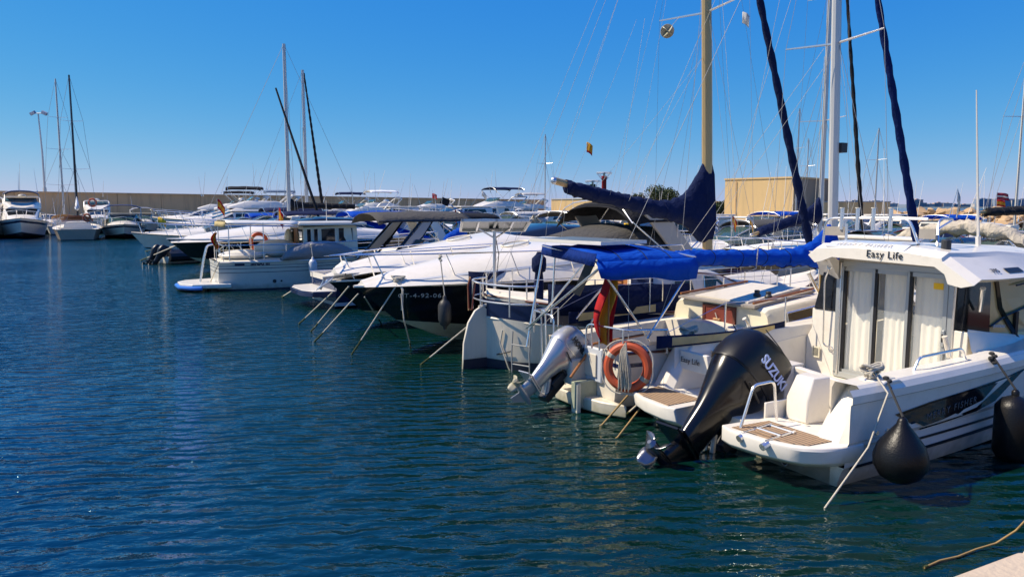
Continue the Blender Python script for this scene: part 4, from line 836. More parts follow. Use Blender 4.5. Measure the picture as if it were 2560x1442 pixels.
EL = easy_life()
BW = Matrix.Translation((1.94,7.33,0)) @ Matrix.Rotation(R(29), 4, 'Z')
def fender(o, kind, lab, top, rr=.16, L=.6, k='rubber', Mx=None, group=None, lean=0):
    """hanging fender; o is the point where the cord is tied, top is the fender eye, both world"""
    o, top = Vector(o), Vector(top); t = thing('fender', lab, 'fender', top - Vector((0,0,L)), 0, group); mb = MB(); b = L
    if kind == 'ball': prof = [(.02,b),(.04,b-.03),(.05,b-.08),(rr*.55,b-.2),(rr*.85,b-.32),(rr,b-.46*1.0),(rr*.98,b-.56),(rr*.75,b-.68),(rr*.4,b-.745),(.01,b-.76)]; prof = [(r, lerp(b, 0, (b-z)/.76)) for r, z in prof]
    else: prof = [(.02,b),(.035,b-.02),(.035,b-.06),(rr*.7,b-.1),(rr,b-.17),(rr,.17),(rr*.72,.08),(.035,.04),(.03,.0),(.005,0)]
    mb.lathe(prof, k, 20, Matrix.Rotation(lean, 4, 'X')); mb.build('body', t, sharp=60)
    c = MB(); lo = o - (top - Vector((0,0,L))); c.tube(sag(lo, (0,0,L), .0, 4), .011, 'ropeb' if k == 'rubber' or k == 'blackm' else 'rope', 5)
    for i in range(5): c.ball(lo + Vector((.015*math.sin(i*2), .015*math.cos(i*2.4), .02 - i*.022)), .03, .03, .02, 'ropeb' if k in ('rubber','blackm') else 'rope', 7, 5)
    c.build('cord', t)
    return t
fender(BW @ Vector((.95,-1.34,.93)), 'ball', 'big round black fender hanging at the stern quarter of the white cabin cruiser', BW @ Vector((.72,-1.66,.70)), .225, .58)
fender(BW @ Vector((2.62,-1.36,1.0)), 'long', 'long black fender at the right edge, farther along the white cabin cruiser', BW @ Vector((2.62,-1.60,.70)), .17, .8)
def ropew(name, pts, lab, k='rope', r=.012, cat='mooring rope', group=None, sgn=.0, seg=6):
    P = [Vector(p) for p in pts]; out = []
    for a, b in zip(P, P[1:]): out += sag(a, b, sgn, 8)[:-1]
    out.append(P[-1]); o = P[0].copy(); mb = MB(); mb.tube([p - o for p in out], r, k, seg); 
    if P[-1].z < .02 and len(out) > 4:
        e = out[-1] - o; s_ = e.lerp(out[-3] - o, .9); mb.tube([s_, s_.lerp(e,.35) + Vector((.004,0,.003)), s_.lerp(e,.7) - Vector((.004,0,0)), e], r*1.5, 'weed', seg, rf=lambda u: .8 + .5*math.sin(u*9)**2)
    ob = mb.build(name, sharp=80); ob.location = o; return tag(ob, lab, cat, group)
dm('greycloth2', (.25,.25,.26), .9, var=.12, bump=.5, bs=9, spec=.2)
dm('valcloth', (.004,.03,.2), .8, transl=.3, var=.2, bump=.4, bs=12, spec=.2)
dm('jibcloth', (.003,.016,.1), .8, transl=.2, var=.3, bump=.4, bs=12, spec=.2)
# ================================================================ small sloop with silver outboard, blue bimini and blue boom cover
def wm(loc, deg): return Matrix.Translation(loc) @ Matrix.Rotation(R(deg), 4, 'Z')
def stripes_cloth(root, x0, x1, y, z0, z1, n=10, slope=0, kc='creamcloth', kb='navycloth', bow=.0, name='lee_cloth', label=None):
    mb = MB(); P = lambda t, u: Vector((lerp(x0, x1, t), y + bow*math.sin(t*PI), lerp(z0, z1, u) + slope*t - .03*math.sin(t*PI)*u))
    mb.loft([[P(i/n, u) for u in (0,.16,.84,1)] for i in range(n+1)], kc, closed=False, kf=lambda i, j: kb if j != 1 or i in (0, n-1) else kc); return mb.build(name, root, solid=.008, label=label)
def post_rail(root, pts, posts, zb, k='chrome', r=.013, name='guard_rail', mid=None):
    mb = MB(); mb.tube(rnd(pts, .12), r, k, 7)
    if mid: mb.tube(rnd([(x, y, z - mid) for x, y, z in pts], .12), r*.8, k, 6)
    for x, y, z in posts: mb.tube([(x, y, zb), (x, y, z)], r*.9, k, 6)
    return mb.build(name, root)
def sloop():
    t = thing('sailing_boat', 'small white sloop with bright blue sun canopy, bright blue boom cover and tilted silver outboard', 'sailing boat', (1.15, 9.43, 0), 31)
    H = Hull(7.65, 2.3, .78, 1.0, Lc=.93, Lk=.78, zc0=.02, zc1=.35, pw=2.0, cpw=1.5, trans=.66, cb=.84, xo=-.3)
    H.body([(.1,'anti'),(.75,'gel2'),(.82,'navy'),(1,'gel2')], t, bottom='anti'); H.decks(t, 'deck', tc=.28, floor=.35, inset=.3, camber=.08); H.rubrail(t, 'wooddark', .016)
    # reverse scoop at the stern with panel and step
    mb = MB(); mb.prism([(-.3,-.9,.02),(-.45,-.6,.02),(-.52,-.2,.02),(-.5,.3,.02),(-.3,.55,.02)], (0,0,.16), 'gel2'); mb.box(-.34,-.3,-.45,.35,.35,.78,'gelgrey'); mb.build('stern_step', t, bevel=.02)
    mb = MB(); mb.box(-.36,-.34,-.36,-.05,.42,.7,'gel2'); mb.tube([(-.36,-.12 + .035*math.cos(a), .62 + .035*math.sin(a)) for a in [2*PI*i/14 for i in range(14)]], .005, 'gelgrey', 4, closed=True); mb.build('stern_locker', t, bevel=.012)
    mb = MB(); mb.box(-.62,-.56,-.34,-.22,-.4,.36,'cream'); mb.box(-.64,-.3,-.32,-.24,.05,.38,'antigreen'); mb.tube([(-.68,-.28,.44),(-.2,-.1,.78),(.5,-.25,.86)], .02, 'wood', 6); mb.build('rudder', t, bevel=.015)
    # cabin trunk
    C = House([(2.12,.92,.84,.8,1.1),(2.19,.92,.84,.8,1.14),(3.4,.9,.8,.85,1.24),(4.6,.65,.5,.92,1.16),(5.3,.4,.3,.95,1.0)], crown=.06); C.body(t, 'cream', ktop='deck')
    C.window(t, [(2.5,.35),(3.3,.4),(3.25,.75),(2.5,.72)], 'glass', frame='chrome'); C.window(t, [(3.6,.4),(4.2,.45),(4.15,.75),(3.6,.75)], 'glass', frame='chrome')
    mb = MB(); mb.box(2.1,2.125,-.28,.24,.6,1.07,'doorred'); d = mb.build('companionway_door', t, bevel=.006)
    mb = MB(); mb.box(2.09,2.13,.24,.29,.58,1.11,'wooddark'); mb.box(2.09,2.13,-.33,-.28,.58,1.11,'wooddark'); mb.box(2.09,2.13,-.28,.24,1.07,1.11,'wooddark'); mb.build('door_frame', d)
    mb = MB(); mb.box(2.07,2.1,-.06,.06,.9,.92,'tan'); mb.tube([(2.07,-.02,.92),(2.07,.02,1.0)], .008, 'rope'); mb.build('handle', d)
    mb = MB(); mb.prism([(2.05,.75,1.14),(2.05,-.7,1.14),(3.4,-.62,1.27),(3.4,.62,1.27)], (0,0,.03), 'plank'); mb.prism([(2.15,.5,1.17),(2.15,-.5,1.17),(3.3,-.45,1.30),(3.3,.45,1.30)], (0,0,.03), 'gel2'); mb.tube([(2.05,-.68,1.21),(3.4,-.6,1.33)], .018, 'wood', 6); mb.tube([(2.05,.7,1.21),(3.4,.62,1.33)], .018, 'wood', 6); mb.build('sliding_hatch', t)
    mb = MB()
    pass
    for y in (-.35,-.55): mb = MB(); mb.lathe([(.05,0),(.055,.02),(.035,.05),(.04,.08),(.03,.09)], 'dark', 12, Matrix.Translation((2.5,y,1.245))); mb.build('winch', t)
    # cream and navy lee cloths
    stripes_cloth(t, -.1, 2.1, -1.16, .88, 1.03, bow=-.06, slope=.0); stripes_cloth(t, .3, 2.15, 1.14, .82, 1.0, bow=.06, slope=.04)
    # bimini and its frame, with flat white panel on top
    rows = []
    for i in range(13):
        u = i/12; x0 = lerp(-.62, -.25, .5); row = []
        for j in range(13):
            v = j/12; y = lerp(-1.0, 1.08, v); xa = lerp(-.86,-.2,v); xb = lerp(.63,1.47,v); e = abs(2*v-1)**4; sg = -.025*abs(math.sin(u*2*PI)); ef = (max(0,u-.0)**10)*.14 + ((1-u)**14)*.02
            row.append(Vector((lerp(xa, xb, u), y, 2.02 - .13*e + sg*(1-e) - ef*(1-e) + .01*noise.noise(Vector((u*9,v*9,2))))))
        rows.append(row)
    mb = MB(); mb.loft(rows, 'bluecloth', closed=False); bm_ = mb.build('sun_canopy', t, solid=.014, sharp=70)
    for u in (3, 6, 9): m_ = MB(); m_.tube([p + Vector((0,0,.012)) for p in rows[u]], .006, 'navycloth', 4); m_.build('seam', bm_)
    mb = MB(); mb.loft([[Vector((lerp(-.86,.63,i/10), -1.01, 1.9)), Vector((lerp(-.86,.64,i/10), -1.05, 1.8 - .02*math.sin(i*1.3))), Vector((lerp(-.82,.62,i/10), -1.04, lerp(1.72,1.64,i/10) - .02*math.sin(i)))] for i in range(11)], 'bluecloth', closed=False)
    mb.loft([[Vector((lerp(-.86,-.2,v), lerp(-1.0,1.08,v), 1.99)), Vector((lerp(-.89,-.23,v), lerp(-1.0,1.08,v), 1.85))] for v in [i/8*.99 for i in range(9)]], 'valcloth', closed=False)
    mb.loft([[Vector((lerp(.63,1.47,v), lerp(-1.0,1.08,v), 1.93)), Vector((lerp(.65,1.49,v), lerp(-1.0,1.08,v), 1.8))] for v in [i/8 for i in range(9)]], 'bluecloth', closed=False); mb.build('valance', bm_, solid=.01, sharp=70)
    mb = MB()
    for pts in ([(-.86,-1.0,1.92),(-.2,1.08,1.97)], [(.63,-1.0,1.9),(1.47,1.08,1.95)], [(-.8,-1.0,1.84),(-.5,1.02,.85)], [(-.86,-1.0,1.9),(-.05,-.98,.95)], [(.62,-1.0,1.82),(-.12,-1.02,.98)], [(-.2,1.06,1.9),(-.52,.98,.6)], [(.0,1.06,1.9),(-.1,1.0,.9)], [(1.45,1.08,1.85),(.4,1.1,.9)]): mb.tube(pts, .014, 'chrome', 7)
    mb.bar((-.42,-.25,1.86), (-.5,.95,.84), .02, .02, 'chrome'); mb.build('canopy_frame', t)
    mb = MB(); mb.box(-.62,.15,-.62,.72,2.06,2.10,'gel', Matrix.Rotation(R(6),4,'Z')); mb.box(-.6,.13,-.6,.70,2.10,2.103,'solar', Matrix.Rotation(R(6),4,'Z')); mb.build('solar_panel', t, bevel=.004)
    mb = MB(); mb.prism([(-.55,-.4,1.86),(-.55,-.56,1.84),(-.5,-.2,1.42),(-.5,-.06,1.44)], (.012,0,0), 'blackm'); mb.build('glazed_side_panel', t)
    # pushpit
    mb = MB()
    for sd in (1, -1):
        mb.tube(rnd([(-.5,sd*.35,.8),(-.5,sd*.35,1.1),(-.42,sd*.98,1.1),(.1,sd*1.12,1.08)], .1), .013, 'chrome', 7); mb.tube([(-.42,sd*.95,.8),(-.42,sd*.95,1.1)], .012, 'chrome', 6); mb.tube([(.1,sd*1.12,.8),(.1,sd*1.12,1.08)], .012, 'chrome', 6)
        for x in (1.0,2.1,3.4,4.6): mb.tube([(x,sd*(1.16 - .02*max(0,x-2)**2),.85),(x,sd*(1.16 - .02*max(0,x-2)**2),1.35)], .011, 'chrome', 5)
        mb.tube([(.1,sd*1.12,1.05)] + [(x,sd*(1.16 - .02*max(0,x-2)**2),1.34) for x in (1.0,2.1,3.4,4.6)], .004, 'alu', 4)
    mb.tube(rnd([(-.45,-.55,.8),(-.46,-.55,1.16),(-.46,-.4,1.16),(-.45,-.4,.8)], .06), .012, 'chrome', 7); mb.tube(rnd([(-.5,.62,.35),(-.52,.62,1.15),(-.52,.52,1.15),(-.5,.52,.35)], .05), .012, 'chrome', 7)
    mb.build('pushpit', t)
    mb = MB(); mb.box(-.57,-.3,-.14,.24,.3,.62,'gel2'); mb.build('motor_board', t, bevel=.02)
    # mast, boom, cover, furled jib
    rig(t, 4.62, 1.9, 8.7, .066, 'alupaint', spreaders=[(5.0,.85)], bow=(7.3,0,1.0), stern=(-.3,.9,.9), chain=(4.5,1.1,.9), jib='jibcloth', jr=.075, lean=.045, wire=.0035)
    mb = MB(); mb.tube([(4.6,0,1.15),(4.62,0,1.95)], .075, 'alupaint', 10); mb.build('mast_foot', t); mb = MB(); mb.box(4.6,4.74,-.1,.1,3.35,3.5,'dark'); mb.build('mast_lamp', t)
    sailcover(t, (4.5,0,1.72), (1.3,0,1.84), .12, .08, 'bluecloth', w0=.17, w1=.12, up=.42, kb='alupaint', seed=2, drop=.14, ext=.0, mdrop=.5, mr=.06)
    mb = MB(); mb.tube([(2.75,.13,1.95),(2.72,-.15,1.9),(2.68,-.16,1.62),(2.7,0,1.56)], .01, 'palecloth', 5); mb.build('sail_tie', t)
    mb = MB()
    for a, b in (((1.35,0,1.82),(1.9,0,9)), ((1.35,.0,1.8),(1.0,0,1.0)), ((4.0,.02,8.8),(2.4,.1,1.95)), ((4.3,-.06,2.2),(4.0,-.04,8.9)), ((4.5,.3,1.1),(4.3,.06,4.8)), ((1.3,0,1.86),(4.2,0,4.9)), ((1.6,0,1.86),(4.2,0,4.6))): mb.tube([a, b], .0035, 'rope', 4)
    mb.build('running_rigging', t)
    return t
sloop()
BB = wm((1.15,9.43,0), 31)
ot = thing('outboard_motor', 'tilted up silver outboard motor clamped to the stern of the small sloop', 'outboard motor', BB @ Vector((-.62,.04,.45)), 33)
outboard(ot, (0,0,0), 54, .66, 'silver', 'silver', kp='gel2', name='powerhead', yaw=6, words=('HONDA', 'blackm', .95, .02))
mb = MB(); mb.tube([(.1,-.12,.1),(.3,-.2,.18),(.42,-.25,.26)], .022, 'blackm', 8); mb.tube([(.05,-.05,.02),(.1,-.12,.1)], .012, 'chrome', 6); mb.build('tiller_handle', ot)
lifebuoy_root = thing('lifebuoy', 'orange horseshoe-like lifebuoy with a hank of white line on the small sloop stern', 'lifebuoy', BB @ Vector((-.38,-.99,.67)), 62)
lifebuoy(lifebuoy_root, (0,0,0), (-1,-.15,.1), .23, .055, squash=1.05, name='ring')
mb = MB(); rn = random.Random(2)
for i in range(16):
    y = -.07 + .14*i/15; mb.tube([(-.07,.0,.3),(-.09,y*.5+.02,.2),(-.1 - .02*(i%3),y,.0),(-.09,y*1.1,-.18 - .03*(i%4)),(-.07,y*.8,-.24)], .007, 'netting', 5)
mb.build('line_hank', lifebuoy_root)
def hang_flag(o, deg, ht, wd, lab, kinds=SPAIN, seed=0, pole=None, yaw=0):
    t = thing('flag', lab, 'flag', o, deg); mb = MB(); ks = []; hs = [0]
    for q, k in kinds:
        for _ in range(q*3): hs.append(hs[-1] + 1/sum(a for a, _ in kinds)/3); ks.append(k)
    rings = []
    for i in range(15):
        u = i/14   # down the hanging cloth
        rings.append([Vector(((h-.5)*wd*(.35 + .65*math.sin(u*2.6+.2)) + .05*math.sin(u*5+seed) - .03*u, .05*math.sin(h*13 + u*3 + seed), -u*ht*(1 - .12*abs(h-.6)) )) for h in hs])
    mb.loft(rings, 'flagred', closed=False, kf=lambda i, j: ks[j]); c = mb.build('cloth', t, solid=.004, sharp=80)
    if pole: m_ = MB(); m_.tube([Vector(pole[0]), Vector(pole[1])], .011, pole[2], 6); m_.build('flagstaff', t)
    return t
ff = hang_flag(BB @ Vector((-.36,-.6,1.72)), 20, .86, .27, 'large red and yellow ensign hanging limp under the bright blue canopy', pole=((.0,0,.04), (-.05,-.1,-1.15), 'wood'), seed=1)
# ================================================================ canoe-sterned ketch-like yacht with navy boom cover
def yacht():
    t = thing('sailing_boat', 'white canoe sterned yacht with navy stripe, external rudder, golden mast and navy boom cover', 'sailing boat', (-.4, 11.5, 0), 31)
    H = Hull(8.2, 2.9, .82, 1.15, Lc=.95, Lk=.85, zc0=.0, zc1=.35, pw=1.9, cpw=1.5, cb=.86, dbl=True, draft=-.5, xo=0)
    def zg(self_t): return 0
    H.body([(.12,'anti'),(.7,'gel2'),(.94,'navy'),(1,'gel2')], t, bottom='anti', n=30); 
    H.decks(t, 'deck', tc=0, inset=.1, camber=.1, n=30); H.rubrail(t, 'wooddark', .02); H.rubrail(t, 'gel2', .018, h=.68)
    mb = MB(); mb.prism([(.02,0,.9),(-.06,0,.98),(-.2,0,.9),(-.32,0,.72),(-.4,0,.4),(-.42,0,.0),(-.4,0,-.5),(.15,0,-.5),(.12,0,0),(.04,0,.4)], (0,.05,0), 'gel2'); r_ = mb.build('rudder', t, bevel=.01)
    mb = MB(); mb.prism([(-.405,-.004,.15),(-.42,-.004,.0),(-.4,-.004,-.4),(.12,-.004,-.4),(.12,-.004,.15)], (0,.058,0), 'anti'); mb.build('rudder_boot', r_)
    mb = MB(); mb.tube([(-.12,.03,.95),(.4,.0,1.05),(1.0,0,1.08)], .025, 'gel2', 6); mb.build('tiller', t)
    # boarding ladder on the quarter with trim handle
    mb = MB(); p = lambda a, z: Vector((.18 + .16*a, -.50 - .42*a, z))
    for a in (0, .75): mb.tube([p(a,.62), p(a,.3) + Vector((-.04,-.03,0)), p(a,-.12) + Vector((-.02,-.02,0))], .012, 'wire', 7)
    for z in (.42,.12,-.05): mb.tube([p(0,z) + Vector((-.03,-.02,0)), p(.75,z) + Vector((-.03,-.02,0))], .011, 'wire', 7)
    mb.tube([p(-.7,.22), p(-.1,.3)], .012, 'dark', 6); mb.tube([p(-.45,.62), p(-.55,.4), p(-.2,.05), p(.1,-.15)], .012, 'gel2', 6); mb.build('boarding_ladder', t)
    # cockpit coaming, doghouse with louvred door, trunk with windows
    C0 = House([(1.0,1.0,.95,.85,1.0),(2.35,1.05,.98,.85,1.05),(2.6,1.05,.95,.85,1.1)], crown=.02); C0.body(t, 'gel2', name='cockpit_coaming')
    C = House([(2.55,1.0,.9,.9,1.42),(2.62,1.02,.9,.9,1.48),(4.0,.98,.84,.9,1.42),(4.35,.95,.8,.95,1.33),(5.05,.8,.65,1.0,1.06),(6.4,.45,.3,1.08,1.16)], crown=.09, r=.1); C.body(t, 'gel2')
    C.window(t, [(3.05,.35),(3.5,.35),(3.45,.8),(3.05,.8)], 'glass', frame='chrome'); C.window(t, [(3.75,.3),(4.42,.28),(4.1,.8),(3.78,.82)], 'glass', frame='chrome')
    mb = MB(); mb.tube([C.pt(x, .9, -1, .015) for x in (2.7,3.2,3.7,4.2,4.8)], .012, 'wooddark', 5); mb.tube([C.pt(x, .9, 1, .015) for x in (2.7,3.2,3.7,4.2,4.8)], .012, 'wooddark', 5); mb.build('handrail', t)
    mb = MB(); mb.box(2.5,2.53,-.42,.12,.95,1.45,'wood'); d = mb.build('louvred_door', t, bevel=.01)
    for i in range(7): mb = MB(); mb.box(2.47,2.5,-.28,-.02,1.06+i*.05,1.085+i*.05,'wood', Matrix.Translation((0,0,0))); mb.build('slat', d)
    mb = MB(); mb.box(2.49,2.55,-.5,-.42,.9,1.5,'gel'); mb.box(2.49,2.55,.12,.2,.9,1.5,'gel'); mb.box(2.495,2.545,-.5,.2,1.46,1.52,'gel'); mb.box(2.49,2.54,-1.0,-.5,.9,1.46,'navycloth'); mb.build('companionway_surround', t)
    # weather cloths along both lifelines
    for sd in (-1, 1):
        mb = MB(); mb.loft([[Vector((lerp(.35,2.95,i/12), sd*(1.05 + .33*math.sin(min(1,(i+3)/9)*PI/2)), lerp(.93,.84,i/12))), Vector((lerp(.33,2.95,i/12), sd*(1.07 + .33*math.sin(min(1,(i+3)/9)*PI/2)), lerp(1.4,1.3,i/12) - .02*abs(math.sin(i*.8))))] for i in range(13)], 'navycloth', closed=False); mb.build('weather_cloth', t, solid=.008, sharp=80)
    mb = MB()
    yb = lambda x: 1.42*math.sin(min(1,(x+.35)/2.4)*PI/2) if x < 5 else 1.42*(1-((x-5)/3.4)**1.9)
    for sd in (-1, 1):
        for x in (.35,1.2,2.1,2.95,4.2,5.4,6.6): mb.tube([(x,sd*yb(x),.85 + .02*x),(x,sd*yb(x),1.42)], .012, 'chrome', 6)
        mb.tube([(x,sd*yb(x),1.41) for x in (.35,1.2,2.1,2.95,4.2,5.4,6.6,7.6)], .005, 'alu', 4); mb.tube([(x,sd*yb(x)*.99,1.15) for x in (2.95,4.2,5.4,6.6,7.6)], .004, 'alu', 4)
    mb.build('lifelines', t)
    mb = MB()   # rounded pushpit
    P = lambda a, z: Vector((.42 - .5*math.cos(a)*1.0, .82*math.sin(a), z))
    for z, r in ((1.32,.017),(1.05,.014)): mb.tube([P(lerp(-1.6,1.6,i/14), z) for i in range(15)], r, 'chrome', 7)
    for a in (-1.5,-.8,0.05,.8,1.5): mb.tube([P(a,.85), P(a,1.32)], .013, 'chrome', 6)
    mb.build('pushpit', t)
    # hoses coiled on the rail, small engine under cover, blue bucket and clutter
    mb = MB()
    for i in range(9): a = .55 + .02*i; mb.tube([P(a,1.36) + Vector((-.05,0,.02*math.sin(i))), P(a+.05,1.25) + Vector((-.09,0,0)), P(a+.02,.88) + Vector((-.08,.0,-.02*(i%3))), P(a-.04,.86) + Vector((-.03,0,0)), P(a-.05,1.3) + Vector((.03,0,0))], .012, 'tan' if i % 3 else 'doorred', 5)
    mb.build('coiled_hose', t)
    mb = MB(); mb.loft([[Vector((.62 + rx*math.cos(a), -.55 + rx*math.sin(a), z)) for a in [2*PI*j/12 for j in range(12)]] for z, rx in ((.9,.05),(1.0,.07),(1.35,.075),(1.5,.06),(1.52,.1),(1.6,.115),(1.72,.11),(1.78,.05),(1.82,.03))], 'navycloth'); mb.build('covered_winch_post', t, sharp=70)
    mb = MB(); mb.ball((.75,-.15,.98), .22, .3, .1, 'whitecloth', jit=.3); mb.ball((.9,-.75,.95), .25, .2, .09, 'deck', jit=.4); mb.ball((1.1,-.2,1.0), .2, .2, .16, 'gel2', jit=.3); mb.build('cushion', t)
    mb = MB(); mb.lathe([(.09,.0),(.12,.2),(.125,.2),(.1,.02)], 'bluecloth', 14, Matrix.Translation((.55,.25,.9))); mb.build('bucket', t)
    # solar panel on its stern pole
    s_ = MB(); s_.tube([(.66,.9,.85),(.66,.9,2.1)], .028, 'alu', 8); s_.tube([(.66,.9,1.98),(.35,.9,2.14)], .015, 'alu', 5); s_.tube([(.68,.9,1.98),(1.0,.9,2.16)], .015, 'alu', 5); s_.tube([(.7,.9,1.3),(.72,.86,1.7),(.66,.9,2.1)], .008, 'dark', 5); pole = s_.build('panel_pole', t)
    Mx = Matrix.Translation((.66,.9,2.2)) @ Matrix.Rotation(R(-31+6), 4, 'Z') @ Matrix.Rotation(R(-13), 4, 'X') 
    s_ = MB(); s_.box(-.56,.56,-.42,.42,.0,.006,'solar',Mx)
    for y0, y1, x0, x1 in ((-.44,-.40,-.58,.58),(.40,.44,-.58,.58),(-.44,.44,-.58,-.54),(-.44,.44,.54,.58),(-.44,.44,-.02,.02)): s_.box(x0,x1,y0,y1,-.035,.01,'alupaint',Mx)
    s_.box(-.3,-.27,-.42,.42,-.03,0,'alu',Mx); s_.box(.27,.3,-.42,.42,-.03,0,'alu',Mx); s_.box(-.08,.08,.1,.2,-.05,0,'dark',Mx); s_.build('solar_panel', pole)
    # rig
    rig(t, 4.78, 1.45, 10.5, .078, 'gold', spreaders=[(6.0,1.1)], bow=(7.95,0,1.15), stern=(.1,.25,1.3), chain=(4.6,1.3,.95), jib='navycloth', jr=.088, lean=.045, wire=.003)
    bo = sailcover(t, (4.6,0,2.25), (1.5,0,2.88), .16, .07, 'navycloth', w0=.2, w1=.13, up=.95, kb='gold', br=.06, seed=7, drop=.16, ext=.24)
    rn = random.Random(11); mb = MB()
    for a, b in (((1.25,0,2.95),(4.4,0,10.4)), ((1.35,.02,2.95),(4.3,.02,10.4)), ((1.6,0,2.85),(3.7,.9,5.95)), ((1.25,0,2.9),(.2,.3,1.3)), ((4.55,.1,10.3),(3.0,.15,2.6)), ((4.55,-.1,10.3),(2.3,-.15,2.7)), ((3.9,-.9,6.0),(2.7,-.16,2.6)), ((3.9,.9,6.0),(2.7,.16,2.6)), ((4.6,.05,3.0),(4.5,.05,9.8)), ((4.9,.3,1.4),(4.7,.12,6.5)), ((3.9,-1.0,6.0),(4.3,-1.3,1.0)), ((5.2,-.3,1.3),(4.6,-.06,8)), ((2.0,.0,2.7),(4.5,0,5.2)), ((2.6,.0,2.55),(4.5,0,5.2)), ((1.2,0,2.9),(1.0,0,1.05)), ((1.5,-.05,2.8),(1.2,-.1,1.05)), ((4.5,.0,9.6),(5.9,.9,1.2)), ((4.5,.0,9.6),(5.9,-.9,1.2)), ((4.2,0,10.2),(-.1,0,1.35))): mb.tube(sag(a, b, .03 if a[2] < 4 else .0, 6), .0026, 'rope', 4)
    mb.build('running_rigging', t)
    return t
yacht()
CW = wm((-.4,11.5,0), 31)
def reflector():
    p = CW @ Vector((4.3,.72,5.78)); t = thing('radar_reflector', 'pale lobed radar reflector hanging from the spreader of the golden mast', 'radar reflector', p); mb = MB(); r = .13
    for ax in ((1,0,0),(0,1,0),(0,0,1)):
        n = Vector(ax); u = Vector((n.y, n.z, n.x)); v = n.cross(u); mb.prism([u*r*math.cos(a) + v*r*math.sin(a) - n*.006 for a in [2*PI*i/24 for i in range(24)]], n*.012, 'gel2')
    mb.tube([(0,0,r),(0,0,.34)], .004, 'rope', 4); mb.build('plates', t).rotation_euler = (R(25), R(35), R(20))
reflector()
def pennant(o, lab, kinds, d=(1,-.2,0), wd=.22, ht=.2, staff=None, droop=.6, seed=0, cat='flag'):
    t = thing('flag', lab, cat, o); flag(t, (0,0,0), d, wd, ht, kinds, droop, 'cloth', amp=wd*.12, seed=seed)
    if staff: m_ = MB(); m_.tube([(0,0,.02), staff], .008 + wd*.006, 'alu', 5); m_.build('flagstaff', t)
pennant(CW @ Vector((4.95,-.5,5.95)), 'small torn white flag high beside the golden mast', [(1,'flagwhite')], wd=.17, ht=.2)
pennant(CW @ Vector((2.1,.25,3.6)), 'small yellow and red courtesy flag above the navy boom end', [(4,'flagyel'),(1,'flagred')], wd=.14, ht=.17)
# ================================================================ black hulled cruisers, bows toward the open water
def black_cruiser(loc, deg, L, B_, lab, name_text=None, zb=1.16, logo=False, arch=True, white=.5, tent='greycloth', col='black', full=True, bowx=None):
    t = thing('motor_cruiser', lab, 'motor boat', loc, deg)
    H = Hull(L, B_, 1.22, zb, Lc=.92, Lk=.84, zc0=-.02, zc1=white, pw=2.6, cpw=1.5, trans=.93, cb=.8, draft=-.5)
    H.body([(.96, col), (1, 'chrome')], t, bottom='antigreen', n=28); H.rubrail(t, 'gel', .022, .98)
    fx = L - .35
    C = House([(L*.1,B_*.44,B_*.40,1.2,1.45),(L*.42,B_*.47,B_*.40,1.2,1.75),(L*.56,B_*.46,B_*.34,1.2,1.85),(L*.7,B_*.42,B_*.28,1.2,1.66),(L*.84,B_*.31,B_*.17,1.18,1.48),(L*.93,B_*.19,B_*.09,1.16,1.32),(L*.985,B_*.06,B_*.03,1.14,1.2)], crown=.05, r=.16); C.body(t, 'gel', name='deck_moulding')
    for sd in (1,-1):
        mb = MB(); mb.loft([[C.pt(x, f, sd, .004) for f in (.42,.52)] for x in [lerp(L*.3, L*.92, i/14) for i in range(15)]], 'gelgrey', closed=False); mb.build('moulded_line', t)
    mb = MB(); mb.tube([(L*.66 + .28*math.cos(a), .28*math.sin(a)*.9, 1.79 - .16*math.cos(a)*.3) for a in [2*PI*i/20 for i in range(20)]], .02, 'gel2', 6, closed=True); mb.build('deck_hatch', t)
    H.rail(t, .3, 1.0, .52, n=18, posts=6, inset=.1, r=.015)
    C.window(t, [(L*.44,.5),(L*.56,.55),(L*.52,.85),(L*.45,.85)], 'glass')
    if full:
        # windscreen, canvas tent behind it and arch
        W = House([(L*.3,B_*.40,B_*.33,1.55,2.0),(L*.42,B_*.39,B_*.3,1.6,2.08),(L*.55,B_*.3,B_*.24,1.75,1.84)], crown=.08, r=.1); W.body(t, tent, name='canvas_tent')
        if arch:
            for sd in (1,-1):
                mb = MB(); mb.prism([(L*.34,sd*B_*.42,1.5),(L*.27,sd*B_*.42,1.45),(L*.36,sd*B_*.38,2.42),(L*.42,sd*B_*.38,2.5),(L*.42,sd*B_*.38,2.36)], (0,-sd*.07,0), 'beigecloth' if False else 'gelarch'); mb.build('radar_arch', t, bevel=.02)
            bimini(t, L*.2, L*.46, B_*.4, 2.5, 'blackcloth', drop=.3, arch=.16, legs=True, zl=1.45)
    else:
        W = House([(L*.28,B_*.36,B_*.3,1.6,2.0),(L*.42,B_*.35,B_*.27,1.65,2.05),(L*.56,B_*.28,B_*.2,1.8,1.85)], crown=.05); W.body(t, 'glass', name='windscreen')
    if name_text:
        p = lambda t_, h: H.P(t_, h, 1, .012); o = p(name_text[1], .72); r = p(name_text[1] - .05, .72) - p(name_text[1] + .05, .72)
        text(t, name_text[0], name_text[2], o, r, p(name_text[1], .85) - p(name_text[1], .6), 'gelgrey', spacing=1.15)
    if logo: p = H.P(.93, .78, 1, .02); mb = MB(); mb.ball(p, .13, .02, .05, 'logoy', 14, 8); mb.build('badge', t)
    return t, H
dm('gelarch', (.42,.38,.32), .35, var=.05); dm('logoy', (.45,.42,.05), .4)
D_O = Vector((-1.5,13.5,0)) - Vector((math.cos(R(215)), math.sin(R(215)), 0)) * (10 - 1.5)
tD, HD = black_cruiser(D_O, 215, 10, 3.05, 'black hulled cruiser with white deck, grey canvas tent and beige arch', ('CT-4-92-06', .915, .14), white=.5)
DW = wm(D_O, 215)
